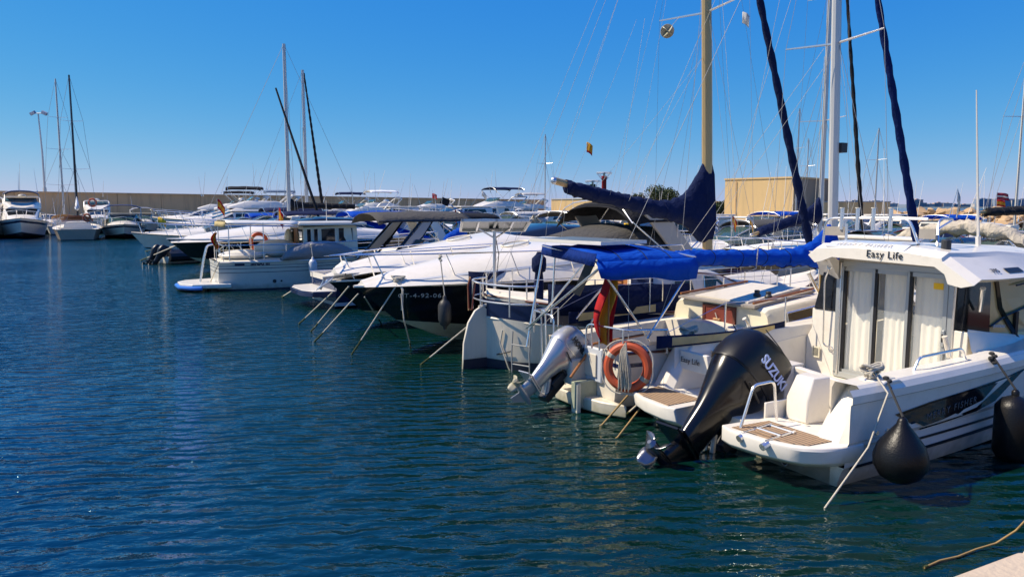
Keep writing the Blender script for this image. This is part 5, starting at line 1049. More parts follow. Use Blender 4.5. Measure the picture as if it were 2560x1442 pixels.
fender(DW @ Vector((8.75,.82,1.66)), 'long', 'long grey fender hanging on the bow of the black cruiser with registration number', DW @ Vector((8.75,.96,1.0)), .115, .58, k='dark')
mb = MB()
for a in range(6): mb.tube([DW @ Vector((8.6 + .09*math.cos(q+a), 1.0 + .09*math.sin(q+a*2), 1.3 + .015*a)) - DW @ Vector((8.6,1.0,1.3)) for q in [2*PI*i/12 for i in range(13)]], .014, 'rope', 5)
mb.tube([DW @ Vector((8.62,1.08,1.3)) - DW @ Vector((8.6,1.0,1.3)), DW @ Vector((8.62,1.2,1.15)) - DW @ Vector((8.6,1.0,1.3)), DW @ Vector((8.6,1.12,.8)) - DW @ Vector((8.6,1.0,1.3))], .022, 'rope', 6)
o = mb.build('mooring_rope'); o.location = DW @ Vector((9.32,.36,1.24)); tag(o, 'knotted pale rope coiled on the bow cleat of the black cruiser', 'rope', 'mooring lines')
D2O = Vector((-2.7,16.1,0)) - Vector((math.cos(R(217)), math.sin(R(217)), 0)) * (9.5 - 1.4)
tD2, HD2 = black_cruiser(D2O, 217, 9.5, 2.8, 'black hulled cruiser half hidden behind the numbered one, oval yellow badge and steel anchor', zb=.98, logo=True, arch=False, white=.3, full=False)
def anchor(t, x, z, s=1, k='alu'):
    mb = MB(); mb.bar((x-.5*s,0,z+.05), (x+.15*s,0,z+.02), .05*s, .06*s, k); mb.prism([(x+.02*s,-.14*s,z-.02),(x+.3*s,0,z-.22*s),(x+.02*s,.14*s,z-.02),(x-.1*s,0,z+.04)], (0,0,.02), k); mb.bar((x+.1*s,0,z+.02), (x+.22*s,0,z-.2*s), .03*s, .05*s, k); return mb.build('anchor', t)
anchor(tD2, 9.45, 1.02, 1.0)
# stern-to bowrider with black tower
def bowrider():
    t = thing('ski_boat', 'dark blue hulled open ski boat, black folding tower with grey canopy and towel covered engine', 'motor boat', (-4.9, 19.1, 0), 31)
    H = Hull(7.2, 2.5, .78, 1.0, Lc=.93, Lk=.85, zc0=.05, zc1=.4, trans=.95); H.body([(.12,'gelgrey'),(.8,'navy'),(1,'gel')], t, bottom='navy'); H.decks(t, 'gel', tc=.6, floor=.35, inset=.22, camber=.06); H.rubrail(t, 'chrome', .016)
    mb = MB(); mb.prism([(0,-1.1,.3),(-.55,-.95,.3),(-.72,-.5,.3),(-.72,.5,.3),(-.55,.95,.3),(0,1.1,.3)], (0,0,.12), 'navy'); mb.prism([(0,-1.05,.425),(-.52,-.9,.425),(-.68,-.5,.425),(-.68,.5,.425),(-.52,.9,.425),(0,1.05,.425)], (0,0,.02), 'gel'); mb.build('swim_platform', t, bevel=.02)
    mb = MB(); mb.prism([(0,-1.1,.5),(1.2,-1.1,.82),(1.2,1.1,.82),(0,1.1,.5)], (0,0,.1), 'gel'); mb.build('sunpad', t, bevel=.05)
    mb = MB(); mb.ball((.55,-.25,.86), .33, .27, .24, 'towel', 14, 10, jit=.25); mb.build('towel_covered_engine', t, sharp=80)
    for sd in (1,-1):
        mb = MB(); y = sd*1.08; mb.prism([(1.1,y,.78),(1.38,y,.78),(2.35,y*.93,1.75),(2.62,y*.9,2.1),(2.4,y*.9,2.12)], (0,sd*.05,0), 'towerp'); mb.tube([(1.06,y,.78),(1.7,y*.96,1.45),(2.36,y*.9,2.14)], .035, 'black', 7); mb.tube([(1.42,y,.78),(2.1,y*.96,1.4),(2.68,y*.9,2.14)], .03, 'black', 7); mb.build('tower_leg', t)
        mb = MB(); mb.prism([(1.95,y*1.012,1.42),(2.2,y*.995,1.42),(2.4,y*.98,1.66),(2.15,y*.98,1.66)], (0,sd*.06,0), 'black'); mb.build('tower_cutout', t)
    mb = MB(); mb.tube([(2.4,-1.0,2.14),(2.4,1.0,2.14)], .035, 'black', 7); mb.tube([(2.66,-1.0,2.14),(2.66,1.0,2.14)], .03, 'black', 7); mb.build('tower_crossbar', t)
    bimini(t, 1.15, 3.9, 1.05, 2.26, 'greycloth', drop=.14, arch=.14, legs=False); mb = MB(); mb.tube([(1.15,-1.05,2.14),(2.6,-1.05,2.14),(3.9,-1.05,2.14)], .015, 'black', 5); mb.build('canopy_frame', t)
    W = House([(2.3,.98,.85,.95,1.0),(2.9,.98,.8,.95,1.45),(3.3,.9,.7,.95,1.5),(4.1,.6,.45,1.0,1.05)], crown=.02); W.body(t, 'glassgreen', name='windscreen')
    mb = MB(); mb.tube([W.pt(x,1,-1,.0) for x in (2.3,2.9,3.3,4.1)] + [W.pt(x,1,1,.0) for x in (4.1,3.3,2.9,2.3)], .018, 'chrome', 6); mb.build('windscreen_frame', t)
    return t
dm('towerp', (.25,.27,.31), .35, .4)
bowrider()
# ================================================================ white pilothouse launch
def launch():
    t = thing('pilothouse_launch', 'cream white double ended launch with wheelhouse, long awning and SINAI III lettering', 'motor boat', (-9.2, 22.8, 0), 30)
    H = Hull(8.0, 2.9, .86, 1.15, Lc=.95, Lk=.86, zc0=-.02, zc1=.2, pw=2.0, cpw=1.6, trans=.62, cb=.84, draft=-.4, sheer=2.2)
    H.body([(.06,'anti'),(.62,'gelc'),(.64,'navy'),(.76,'gelc'),(.78,'navy'),(.86,'gelc'),(.875,'navy'),(1,'gelc')], t, bottom='anti', n=26); H.decks(t, 'deck', tc=0, inset=.1, camber=.06, dz=.0); H.rubrail(t, 'gelc', .03)
    mb = MB(); mb.prism([(.3,-1.15,.1),(-.75,-.85,.1),(-1.02,-.4,.1),(-1.02,.4,.1),(-.75,.85,.1),(.3,1.15,.1)], (0,0,.13), 'gel'); p = mb.build('swim_platform', t, bevel=.02)
    mb = MB(); mb.tube([(-.5,-1.0,.12),(-.78,-.88,.12),(-1.05,-.42,.12),(-1.05,.42,.12),(-.78,.88,.12),(-.5,1.0,.12)], .06, 'bluerub', 8); mb.build('fender_strip', p)
    mb = MB()
    for y in (-.1,.12): mb.tube(rnd([(-.42,y,.2),(-.3,y,.9),(-.18,y,1.35),(.1,y,1.38),(.2,y,1.0)], .12), .018, 'chrome', 7)
    for z in (.45,.7,.95,1.15): mb.tube([(-.4 + .2*z-.05,-.1,z),(-.4 + .2*z-.05,.12,z)], .016, 'gel2', 6)
    mb.build('boarding_ladder', t)
    C = House([(2.55,.92,.88,.9,1.88),(4.0,.92,.88,.9,1.93),(4.25,.9,.82,.95,1.9),(4.3,.9,.8,.95,1.88)], crown=.03, r=.05); C.body(t, 'cream')
    for a, b in ((2.64,2.78),(2.86,3.0),(3.1,3.55),(3.66,4.14)):
        C.window(t, [(a,.48),(b,.48),(b,.92),(a,.92)], 'glass', frame='gel')
    mb = MB()
    for y0, y1 in ((-.75,-.28),(.3,.75)): mb.box(2.53,2.55,y0,y1,1.35,1.8,'glass')
    mb.build('aft_window', t); mb = MB(); mb.box(2.52,2.55,-.22,.24,.95,1.82,'wood'); mb.build('door', t)
    mb = MB(); mb.box(2.35,4.55,-1.08,1.08,1.93,2.0,'gel'); mb.box(2.4,4.5,-1.03,1.03,2.0,2.03,'gel'); mb.build('roof', t, bevel=.03)
    mb = MB(); rows = [[Vector((lerp(.25,2.4,i/8), lerp(-1.02,1.02,j/8), 2.04 + .03*(1-(2*j/8-1)**2) + (.05 - .05*i/8) - .02*abs(math.sin(i/8*3*PI)) - (.06 if j in (0,8) else 0))) for j in range(9)] for i in range(9)]; mb.loft(rows, 'gel', closed=False); aw = mb.build('awning', t, solid=.015)
    mb = MB(); mb.loft([[Vector((.22,y,2.06)), Vector((.2,y,1.9))] for y in (-1.02,-.5,0,.5,1.02)], 'creamcloth', closed=False); mb.build('valance', aw, solid=.01)
    mb = MB()
    for sd in (1,-1):
        for x, xb in ((.3,.3),(1.3,1.3)): mb.tube([(xb,sd*1.0,.9),(x,sd*1.0,2.03)], .016, 'chrome', 6)
        mb.tube([(.3,sd*1.0,1.95),(2.4,sd*1.0,1.9)], .014, 'chrome', 6); mb.tube([(.9,sd*1.0,.95),(.55,sd*.9,1.4)], .012, 'chrome', 5)
    mb.build('awning_frame', t)
    yb = lambda x: H.P(min(1,(x)/7.7), 1, 1).y - .06
    zb_ = lambda x: H.P(min(1,(x)/7.7), 1, 1).z
    mb = MB()
    for sd in (1,-1):
        xs = [.15,1.0,1.9,2.8,3.7,4.7,5.7,6.7,7.5]; mb.tube([(x,sd*yb(x),zb_(x)+.5) for x in xs], .014, 'chrome', 6); mb.tube([(x,sd*yb(x),zb_(x)+.26) for x in xs], .008, 'chrome', 5)
        for x in xs: mb.tube([(x,sd*yb(x),zb_(x)),(x,sd*yb(x),zb_(x)+.5)], .012, 'chrome', 5)
    mb.tube(rnd([(.15,-yb(.15),zb_(0)+.5),(.02,-.5,zb_(0)+.55),(.02,.5,zb_(0)+.55),(.15,yb(.15),zb_(0)+.5)], .15), .014, 'chrome', 6); mb.build('guard_rail', t)
    mb = MB(); rows = []
    for i in range(17):
        u = i/16; h = .5*math.sin(u*PI)**.45; rows.append([Vector((lerp(1.75,4.1,u), -1.3 + yy, .9 + zz*h + .02*noise.noise(Vector((u*9,k,1))))) for k, (yy, zz) in enumerate(((-.12,0),(-.15,.5),(-.08,1),(.05,1.1),(.2,.95),(.26,.4),(.26,0)))])
    mb.loft(rows, 'greycloth2', closed=False); mb.build('covered_tender', t, solid=.01, sharp=70)
    mb = MB(); mb.ball((.85,-.1,1.02), .75, .55, .16, 'gel', 12, 8); mb.ball((1.9,-.0,1.2), .7, .5, .28, 'gel', 12, 8); mb.build('aft_trunk', t)
    mb = MB(); mb.ball((2.42,.55,1.5), .14, .2, .3, 'cream', 10, 8); mb.build('helm_seat', t)
    p = lambda x, h: H.P(x/7.7, h, -1, .012)
    text(t, 'SINAI III', .16, p(1.1,.93), p(1.6,.93) - p(.7,.93), (0,-.1,1), 'navy', weight=.006)
    mb = MB(); mb.prism([p(.42,.88), p(.68,.88), p(.68,.98), p(.42,.98)], (0,-.006,0), 'navy'); mb.build('registration_mark', t)
    mb = MB()
    for x, h, r in ((1.55,.3,.055),(1.75,.3,.03)): q = p(x,h); mb.tube([q, q + Vector((0,-.015,0))], r, 'dark', 12)
    mb.build('exhaust_outlet', t)
    mb = MB(); q = p(3.0,.18); mb.box(q.x-.15,q.x+.15,q.y-.01,q.y+.02,q.z-.02,q.z+.02,'gel'); mb.build('hull_outlet', t)
    antenna(t, (3.6,.2,2.03), .7); 
    return t, H
dm('gelc', (.64,.62,.54), .3, var=.05, dirt=.15, coat=.3); dm('bluerub', (.03,.16,.55), .4)
tS, HS = launch(); SW = wm((-9.2,22.8,0), 30)
fender(SW @ Vector((2.62,-1.46,1.35)), 'long', 'white cylindrical fender hanging on the side of the pilothouse launch', SW @ Vector((2.62,-1.6,.98)), .13, .62, k='gelgrey')
lb = thing('lifebuoy', 'faded orange lifebuoy on the far rail of the pilothouse launch', 'lifebuoy', SW @ Vector((1.6,1.2,1.35)), 30); lifebuoy(lb, (0,0,0), (.2,-1,.1), .27, .06, name='ring')
hang_flag(SW @ Vector((-.05,-.9,1.75)), 10, .5, .16, 'limp red and yellow flag at the awning corner of the pilothouse launch', pole=((0,0,.1),(0,0,-.9),'alu'), seed=3)
pennant(SW @ Vector((2.2,.9,2.5)), 'red and yellow flag standing above the pilothouse launch awning', SPAIN, d=(.5,-.3,0), wd=.34, ht=.5, droop=1.0, staff=(-.05,0,-.7))
dm('slatecloth', (.12,.17,.24), .85, var=.2, bump=.4, bs=12, spec=.2)
dm('flagdr', (.22,.02,.04), .85, var=.1)
# ================================================================ the rest of the fleet
def gboat(kind, px, Y, deg, L, lab, hull='gel', stripe=None, bim=None, cover=None, B_=None, seed=0, mast=None, name=None, ant=1, rail=True, bz=None, out=0, group=None, cat='motor boat', flagk=None, x=None, bow=None):
    if bow: c_ = Vector((colx(bow[0], bow[1]), bow[1], 0)) - Vector((math.cos(R(deg)), math.sin(R(deg)), 0))*(L/2); x, Y = c_.x, c_.y
    rn = random.Random(seed*7+int(px)); B_ = B_ or L*.32; t = thing(name or {'fly':'flybridge_cruiser','cuddy':'motor_cruiser','hard':'hardtop_cruiser','fish':'fishing_boat','cover':'covered_boat','sail':'sailing_boat','rib':'inflatable_boat'}[kind], lab, cat if kind != 'sail' else 'sailing boat', (colx(px, Y) if x is None else x, Y, 0), deg, group)
    s = L/10; fb = {'fly':1.25,'hard':1.2,'cuddy':1.0,'fish':.95,'cover':.8,'sail':.95,'rib':.55}[kind] * (s**.5)
    H = Hull(L, B_, fb*.85, fb*1.25, Lc=.93, Lk=.82, zc0=.0, zc1=.45*s, pw=2.0 if kind == 'sail' else 2.4, cpw=1.5, trans=.75 if kind == 'sail' else .93, cb=.82, xo=-L/2, draft=-.3)
    bands = [(.06,'anti'),(.7,hull),(.85,stripe or hull),(1,'gel')] if stripe else [(.06,'anti'),(1,hull)]
    H.body(bands, t, n=14); H.rubrail(t, 'gel2' if hull != 'gel' else 'blackm', .02, n=14)
    h = L/2; X = lambda f: -h + f*L
    if kind == 'sail':
        H.decks(t, 'deck', tc=.28, floor=fb*.5, inset=.3, n=14); C = House([(X(.28),B_*.28,B_*.25,fb*.85,fb*.85+.42),(X(.5),B_*.28,B_*.24,fb*.9,fb*.9+.42),(X(.68),B_*.2,B_*.14,fb,fb+.28),(X(.76),B_*.12,B_*.06,fb*1.08,fb*1.08+.08)], crown=.06, r=.08); C.body(t, 'gel')
        C.window(t, [(X(.34),.35),(X(.48),.35),(X(.48),.8),(X(.34),.8)], 'glass'); C.window(t, [(X(.52),.35),(X(.62),.4),(X(.61),.8),(X(.52),.8)], 'glass')
        if rail: H.rail(t, .02, 1, .6, n=12, posts=6, mid=True, inset=.05, r=.013)
        if bim:
            mb = MB(); z0 = fb*.85+.4; mb.loft([[Vector((X(.27+.1*u) , w_*B_*.3, z0 + (.62 - .45*u*u)*(1-.35*abs(w_)**3) * (0 if abs(w_) > 1.1 else 1))) for w_ in (-1.05,-.8,-.4,0,.4,.8,1.05)] for u in (0,.25,.5,.75,1)], bim, closed=False); mb.build('sprayhood', t, solid=.02, sharp=70)
        if mast: rig(t, **mast['rig'])
        if mast and mast.get('boom'): sailcover(t, **mast['boom'])
        mb = MB(); mb.tube(rnd([(X(.03),-B_*.3,fb*.9),(X(.01),-B_*.3,fb*.9+.6),(X(.01),B_*.3,fb*.9+.6),(X(.03),B_*.3,fb*.9)], .2), .016, 'chrome', 6); mb.build('pushpit', t)
    elif kind == 'cover':
        H.decks(t, 'deck', n=12); drape(t, X(.02), X(.85), B_*.42, 0, lambda a, u: fb*.85 + (.25 + .65*math.sin(min(1, a*1.3+.15)*PI*.55)*(1-.6*a)) * (1 - u*u*.8), cover or 'palecloth', seed=seed)
    elif kind == 'rib':
        mb = MB(); P = [H.P(t_, 1, 1) for t_ in [i/12 for i in range(13)]]; mb.tube([(p.x, p.y, p.z) for p in P] + [(p.x, -p.y, p.z) for p in reversed(P)], .22, 'blackm', 9); mb.build('tube', t); H.decks(t, 'deck', n=12, dz=-.15)
        mb = MB(); mb.box(X(.35),X(.5),-.4,.4,.3,1.2,'gel'); mb.build('console', t, bevel=.03)
    else:
        H.decks(t, 'deck', tc=.3, floor=fb*.45, inset=.22, n=14)
        z = fb*.85; c = s**.5
        if kind in ('fly','hard','fish'):
            ch = 1.15*c; a0, a1 = (.26,.62) if kind != 'fish' else (.42,.72)
            C = House([(X(a0),B_*.40,B_*.36,z,z+ch),(X(a1-.12),B_*.40,B_*.34,z,z+ch),(X(a1+.04),B_*.38,B_*.26,z+.1,z+ch*.52),(X(a1+.2),B_*.26,B_*.14,z+.2,z+ch*.36),(X(min(.93,a1+.3)),B_*.12,B_*.05,z+.25,z+.3)], crown=.07, r=.1); C.body(t, 'gel')
            C.window(t, [(X(a0+.04),.45),(X(a1-.13),.45),(X(a1-.13),.88),(X(a0+.06),.88)], 'glass'); C.window(t, [(X(a1-.12),.5),(X(a1+.0),.6),(X(a1-.11),.9)], 'glass')
            C.screen(t, 1, 'glass', panes=3)
            if kind == 'hard':
                mb = MB(); zt = z+ch+.0; mb.box(X(a0-.12),X(a1-.1),-B_*.36,B_*.36,zt+.02,zt+.12,'gel'); mb.build('hardtop', t, bevel=.05)
                for sd in (1,-1): mb = MB(); mb.prism([(X(a0-.1),sd*B_*.38,z),(X(a0-.03),sd*B_*.38,z),(X(a0-.04),sd*B_*.34,zt+.05),(X(a0-.11),sd*B_*.34,zt+.05)], (0,-sd*.06,0), 'gel'); mb.build('roof_support', t)
            if kind == 'fly':
                z2 = z + ch; F = House([(X(a0-.12),B_*.38,B_*.37,z2,z2+.16),(X(a0-.02),B_*.38,B_*.36,z2,z2+.5*c),(X(a1-.2),B_*.36,B_*.32,z2,z2+.55*c),(X(a1-.08),B_*.28,B_*.2,z2+.0,z2+.18)], crown=-.1, r=.08); F.body(t, 'gel', name='flybridge')
                mb = MB(); mb.loft([[Vector((X(a1-.2), y*B_*.31, z2+.52*c)), Vector((X(a1-.24), y*B_*.29, z2+.85*c))] for y in (-1,-.5,0,.5,1)], 'glassgreen', closed=False); mb.build('wind_deflector', t, solid=.01)
                mb = MB(); mb.tube(rnd([(X(a0-.05),-B_*.36,z2+.2),(X(a0-.13),-B_*.35,z2+.95*c),(X(a0-.13),B_*.35,z2+.95*c),(X(a0-.05),B_*.36,z2+.2)], .3), .06*c, 'gel', 8); mb.build('radar_arch', t)
                mb = MB(); mb.lathe([(.02,0),(.26*c,.02),(.3*c,.1),(.24*c,.2),(.05,.24)], 'gel', 14, Matrix.Translation((X(a0-.13),0,z2+.95*c))); mb.build('radar_dome', t)
                if bim: bimini(t, X(a0-.1), X(a1-.18), B_*.34, z2 + (bz or 1.75)*c, bim, legs=True, zl=z2+.3, seed=seed, drop=.18)
        else:
            C = House([(X(.45),B_*.38,B_*.32,z,z+.55*c),(X(.6),B_*.36,B_*.26,z+.05,z+.55*c),(X(.78),B_*.24,B_*.12,z+.15,z+.42*c),(X(.93),B_*.08,B_*.03,z+.28,z+.34)], crown=.08, r=.12); C.body(t, 'gel'); C.window(t, [(X(.5),.45),(X(.66),.5),(X(.6),.8),(X(.5),.8)], 'glass')
            W = House([(X(.36),B_*.38,B_*.33,z+.1,z+.75*c),(X(.46),B_*.38,B_*.3,z+.3,z+1.12*c),(X(.5),B_*.36,B_*.28,z+.35,z+1.1*c),(X(.62),B_*.26,B_*.2,z+.45,z+.58*c)], crown=.04, r=.04); W.body(t, 'glassgreen', name='windscreen')
            mb = MB(); mb.tube([W.pt(X(q),1,-1,.01) for q in (.36,.46,.5,.61)], .02, 'chrome', 6); mb.tube([W.pt(X(q),1,1,.01) for q in (.36,.46,.5,.61)], .02, 'chrome', 6); mb.build('windscreen_frame', t)
            if cover:
                drape(t, X(.03), X(.52), B_*.42, 0, lambda a, u: z + (.25 + .9*c*math.sin(min(1,a*1.05)*PI/2)) * (1 - .55*u*u) , cover, seed=seed)
            for sd in (1,-1):
                mb = MB(); mb.prism([(X(.14),sd*B_*.43,z),(X(.2),sd*B_*.43,z),(X(.12),sd*B_*.38,z+1.2*c),(X(.07),sd*B_*.38,z+1.2*c)], (0,-sd*.07,0), 'gel'); mb.build('arch_leg', t)
            mb = MB(); mb.box(X(.065),X(.125),-B_*.38,B_*.38,z+1.15*c,z+1.25*c,'gel'); mb.build('arch_top', t, bevel=.03)
            if bim: bimini(t, X(.1), X(.5), B_*.4, z + (bz or 1.75)*c, bim, legs=True, zl=z+.1, seed=seed)
        if rail: H.rail(t, .35, 1, .6*c, n=12, posts=5, inset=.1, r=.016)
    for i in range(out): outboard(t, (X(0)-.05, (i - (out-1)/2)*.6, fb*.75), 35, .62 if kind == 'rib' else .95, 'blackm', 'blackm', kp='blackm', low=True)
    for i in range(ant): q = .2 + .3*rn.random(); antenna(t, (X(q), rn.uniform(-.4,.4)*B_, fb + (2.3 if kind == 'fly' else 1.0)*s**.5), rn.uniform(1.6,2.8), (rn.uniform(-.4,.1), rn.uniform(-.15,.15)), r=.014*max(1, Y/40))
    return t
# far left row, along the breakwater
gboat('fly', -35, 61, -58, 11, 'flybridge cruiser cut off by the left edge of the photo', seed=1, ant=1)
gboat('fly', 61, 62, -58, 11.5, 'white flybridge cruiser bow on at far left, navy band round its bow', stripe='navy', seed=2, ant=3, bim='navycloth', bz=1.35)
gboat('fish', 122, 72, -58, 8, 'white pilothouse boat tucked behind the far left flybridge cruiser', seed=3)
gboat('sail', 199, 61.0, 119, 10.5, 'sloop stern on with brown sprayhood and black mast at far left', hull='tanhull', bim='wooddark', seed=4, ant=0, B_=3.5,
      mast=dict(rig=dict(mx=1.0, zb=1.4, zt=13.2, r=.09, kmast='blackm', spreaders=[(5.6,1.1),(9.5,.8)], bow=(5,0,1.2), stern=(-5,.8,1.2), chain=(.9,1.5,1), wire=.012), boom=dict(p0=(.9,0,2.5), p1=(-3,0,2.4), h0=.35, h1=.15, k='whitecloth', up=.6)))
gboat('sail', 166, 72, 120, 10, 'yacht with grey mast and tan canopy, behind the brown hooded sloop', bim='tan', seed=5, ant=0,
      mast=dict(rig=dict(mx=.0, zb=1.4, zt=14.6, r=.09, kmast='alupaint', spreaders=[(4.6,1.4),(8.0,1.1),(11,.8)], bow=(5,0,1.2), stern=(-5,.8,1.2), chain=(-.1,1.5,1), wire=.012)))
gboat('cuddy', 312, 62, -62, 9, 'cuddy cruiser bow on with navy topsides and navy canopy', stripe='navy', hull='gel', bim='navycloth', cover='palecloth', seed=6, B_=3.5, bz=1.9)
gboat('fly', 250, 74, -60, 10, 'white motor yacht behind the cuddy with an orange ring on its rail', seed=7)
lb = thing('lifebuoy', 'small orange lifebuoy on the rail of the motor yacht behind the sloop', 'lifebuoy', (colx(238, 66), 66, 2.9)); lifebuoy(lb, (0,0,0), (0,-1,0), .32, .08, name='ring')
lb = thing('lifebuoy', 'reddish lifebuoy on the stern rail of the brown hooded sloop', 'lifebuoy', (colx(222, 56.3), 56.3, 1.7)); lifebuoy(lb, (0,0,0), (0,-1,0), .26, .07, name='ring')
# cluster right of them
gboat('cuddy', 362, 74, -62, 8.5, 'white cruiser with pale canopy behind the navy topsided cuddy', bim='palecloth', seed=8)
gboat('fly', 415, 66, 205, 10.5, bow=(385,62), lab='flybridge cruiser under a raised black canopy with radar', bim='blackcloth', seed=9, bz=1.9, ant=2)
gboat('fly', 405, 78, 200, 10.5, bow=(372,76), lab='flybridge cruiser without canopy left of the black canopied one', seed=10, ant=2)
gboat('hard', 480, 50, 208, 10, bow=(395,52), lab='white hardtop cruiser low in front of the black canopied flybridge cruiser', seed=11, stripe='gelgrey')
gboat('cuddy', 560, 50, 208, 9.5, bow=(462,47), lab='cruiser with beige arch and navy awning flying a red flag', bim='navycloth', seed=12, bz=1.6)
gboat('fly', 548, 80, 202, 11, 'distant flybridge cruiser with short black canopy near the wall', bim='blackcloth', seed=13, ant=2)
gboat('fly', 648, 84, 200, 12, 'distant flybridge cruiser with slate blue canopy near the wall', bim='slatecloth', seed=14, ant=3)
gboat('fly', 590, 60, 206, 12, 'long white motor yacht in the middle of the left cluster', seed=15, ant=2)
gboat('cuddy', 425, 37, 211, 9, bow=(330,38), lab='white cruiser with bow roller pointing left above the water', seed=16, hull='gel')
gboat('cuddy', 455, 44, 211, 9, bow=(395,43), lab='white cruiser with thin rail behind the one with the bow roller', seed=46, hull='gel', stripe='gelgrey')
gboat('rib', 535, 35, 50, 5, lab='small boat with twin black covered outboards at the end of the row', seed=17, out=2, ant=0, cat='inflatable boat')
G_O = Vector((-12.2,29.2,0)) - Vector((math.cos(R(211)), math.sin(R(211)), 0)) * (10 - 1.3)
tG, HG = black_cruiser(G_O, 211, 10, 3.3, 'sleek black hulled sport cruiser with white deck behind the pilothouse launch', ('Out the Blue', .82, .2), zb=1.3, arch=False, white=.55, full=False)
gboat('cuddy', 700, 43, 210, 10, 'cruiser fully enclosed in navy and bright blue canvas', bim='navycloth', cover='bluecloth', seed=18, bz=1.35)
gboat('sail', 726, 47, 207, 11, 'yacht with tall white raked mast and long black boom cover', seed=19, ant=0,
      mast=dict(rig=dict(mx=.0, zb=1.5, zt=12.5, r=.085, kmast='alupaint', spreaders=[(6.0,.9)], bow=(-0+5.2,0,1.4), stern=(-5,.8,1.2), chain=(-.1,1.5,1), wire=.011), boom=dict(p0=(-.1,0,2.55), p1=(-4.2,0,2.5), h0=.3, h1=.2, k='blackcloth', up=.2, w0=.22, w1=.18)))
gboat('sail', 764, 64, 28, 11, 'yacht with thin white mast and black furled sail beyond the raked mast', seed=20, ant=0,
      mast=dict(rig=dict(mx=.2, zb=1.5, zt=14.0, r=.1, kmast='alupaint', spreaders=[(4.6,1.3),(9.2,1.0)], bow=(1.6,0,2.2), stern=(-5,.8,1.2), chain=(.1,1.5,1), jib='blackcloth', jr=.14, wire=.012)))
t = thing('furled_headsail', 'long black rolled headsail slanting from the raked white mast', 'furled sail', (colx(805,44), 44, 1.5))
mb = MB(); tp = Vector((colx(703,46.8), 46.8, 9.8)) - Vector((colx(805,44), 44, 1.5)); mb.tube([(0,0,0), tp*.02, tp*.5, tp], .11, 'blackcloth', 8, rf=lambda u: (.4 if u < .01 else 1) * (1 - .5*u)); mb.tube([(0,0,-.4),(0,0,.1)], .05, 'chrome', 8); mb.build('rolled_sail', t)
gboat('cuddy', 858, 36, 210, 9, 'cruiser with bright blue awning right behind the wheelhouse launch', bim='bluecloth', seed=21, bz=1.5, cover='bluecloth')
fl = [('fly',832,86,'navycloth','flybridge cruiser with navy canopy and curved arch near the wall'),('fly',905,84,'whitecloth','flybridge cruiser with cream canopy near the wall'),('hard',968,80,None,'white hardtop cruiser with a radar dome near the wall'),('fly',1050,88,None,'big flybridge yacht with a lattice radar mast near the wall'),('cover',1108,92,'tan','boat under a brown tent cover near the wall'),('fly',1205,78,'navycloth','flybridge cruiser with a slim navy canopy on tall poles'),('fly',1285,90,'palecloth','flybridge yacht with pale canopy at the end of the wall'),('cuddy',780,74,None,'white cruiser between the far masts near the wall'),('hard',1140,70,None,'white cruiser low between the far flybridge boats')]
for i, (k, px, Y, b, lab) in enumerate(fl): gboat(k, px, Y, 205 + 4*(i % 3), 11 + (i % 3), lab, bim=b if k != 'cover' else None, cover=b if k == 'cover' else None, seed=30+i, ant=2)
mid = [('cuddy',1190,47,'navycloth',None,'cruiser with a long flat navy awning in mid picture'),('hard',1000,58,None,None,'white hardtop boat behind the ski boat tower'),('cuddy',1095,43,'greencloth',None,'boat with a bright teal green awning',6.5),('cuddy',1010,42,'blackcloth',None,'white cruiser with black awning behind the ski boat'),('cover',1320,47,None,'whitecloth','boat under white shrink wrap left of the navy boom'),('cover',1430,44,None,'palecloth','grey covered boat behind the black cruiser arch'),('cuddy',1220,34,'blackcloth',None,'boat with small black canopy by the blue pedestal'),('cuddy',1385,31,'greycloth',None,'boat with grey canopy beside the solar panel'),('cuddy',945,64,None,None,'white cruiser with low windscreen in the middle distance'),('fly',880,62,None,None,'white flybridge boat behind the bright blue awning')]
for i, (k, px, Y, b, c, lab, *LL) in enumerate(mid): gboat(k, px, Y, 30 + 3*(i % 4) + (180 if i % 2 else 0), LL[0] if LL else 8.5 + (i % 3)*.7, lab, bim=b, cover=c, seed=50+i, ant=1, bz=1.5)
far = [('cuddy',1535,33,None,'whitecloth','white cruiser with a tall pointed white cover below the navy boom'),('hard',1640,29,None,None,'big white cruiser behind the rigging of the golden mast'),('cuddy',1700,36,None,'palecloth','white boat with pale cockpit cover left of the golden mast foot'),('cuddy',1840,28,'greycloth',None,'open boat with dark grey awning and pennants before the yellow building'),('cuddy',1930,33,None,None,'white open boat in front of the yellow building'),('cover',1975,26,None,'whitecloth','white covered day boat right of the grey awning'),('cuddy',2155,22,None,'blackcloth','white boat with broad pale arch and black cover behind the chrome rod holders'),('cuddy',2285,22,None,'redcloth','boat under a wine red canvas cover'),('cuddy',1905,48,'bluecloth',None,'boat with a small bright blue awning beyond the grey awning boat'),('cuddy',2110,38,None,None,'white cruiser far behind the white mast'),('hard',2030,42,None,None,'white boat between the two pale masts')]
for i, (k, px, Y, b, c, lab) in enumerate(far): gboat(k, px, Y, 205 + 5*(i % 3), 7.8 + (i % 3)*.8, lab, bim=b, cover=c, seed=70+i, ant=1, bz=1.35)
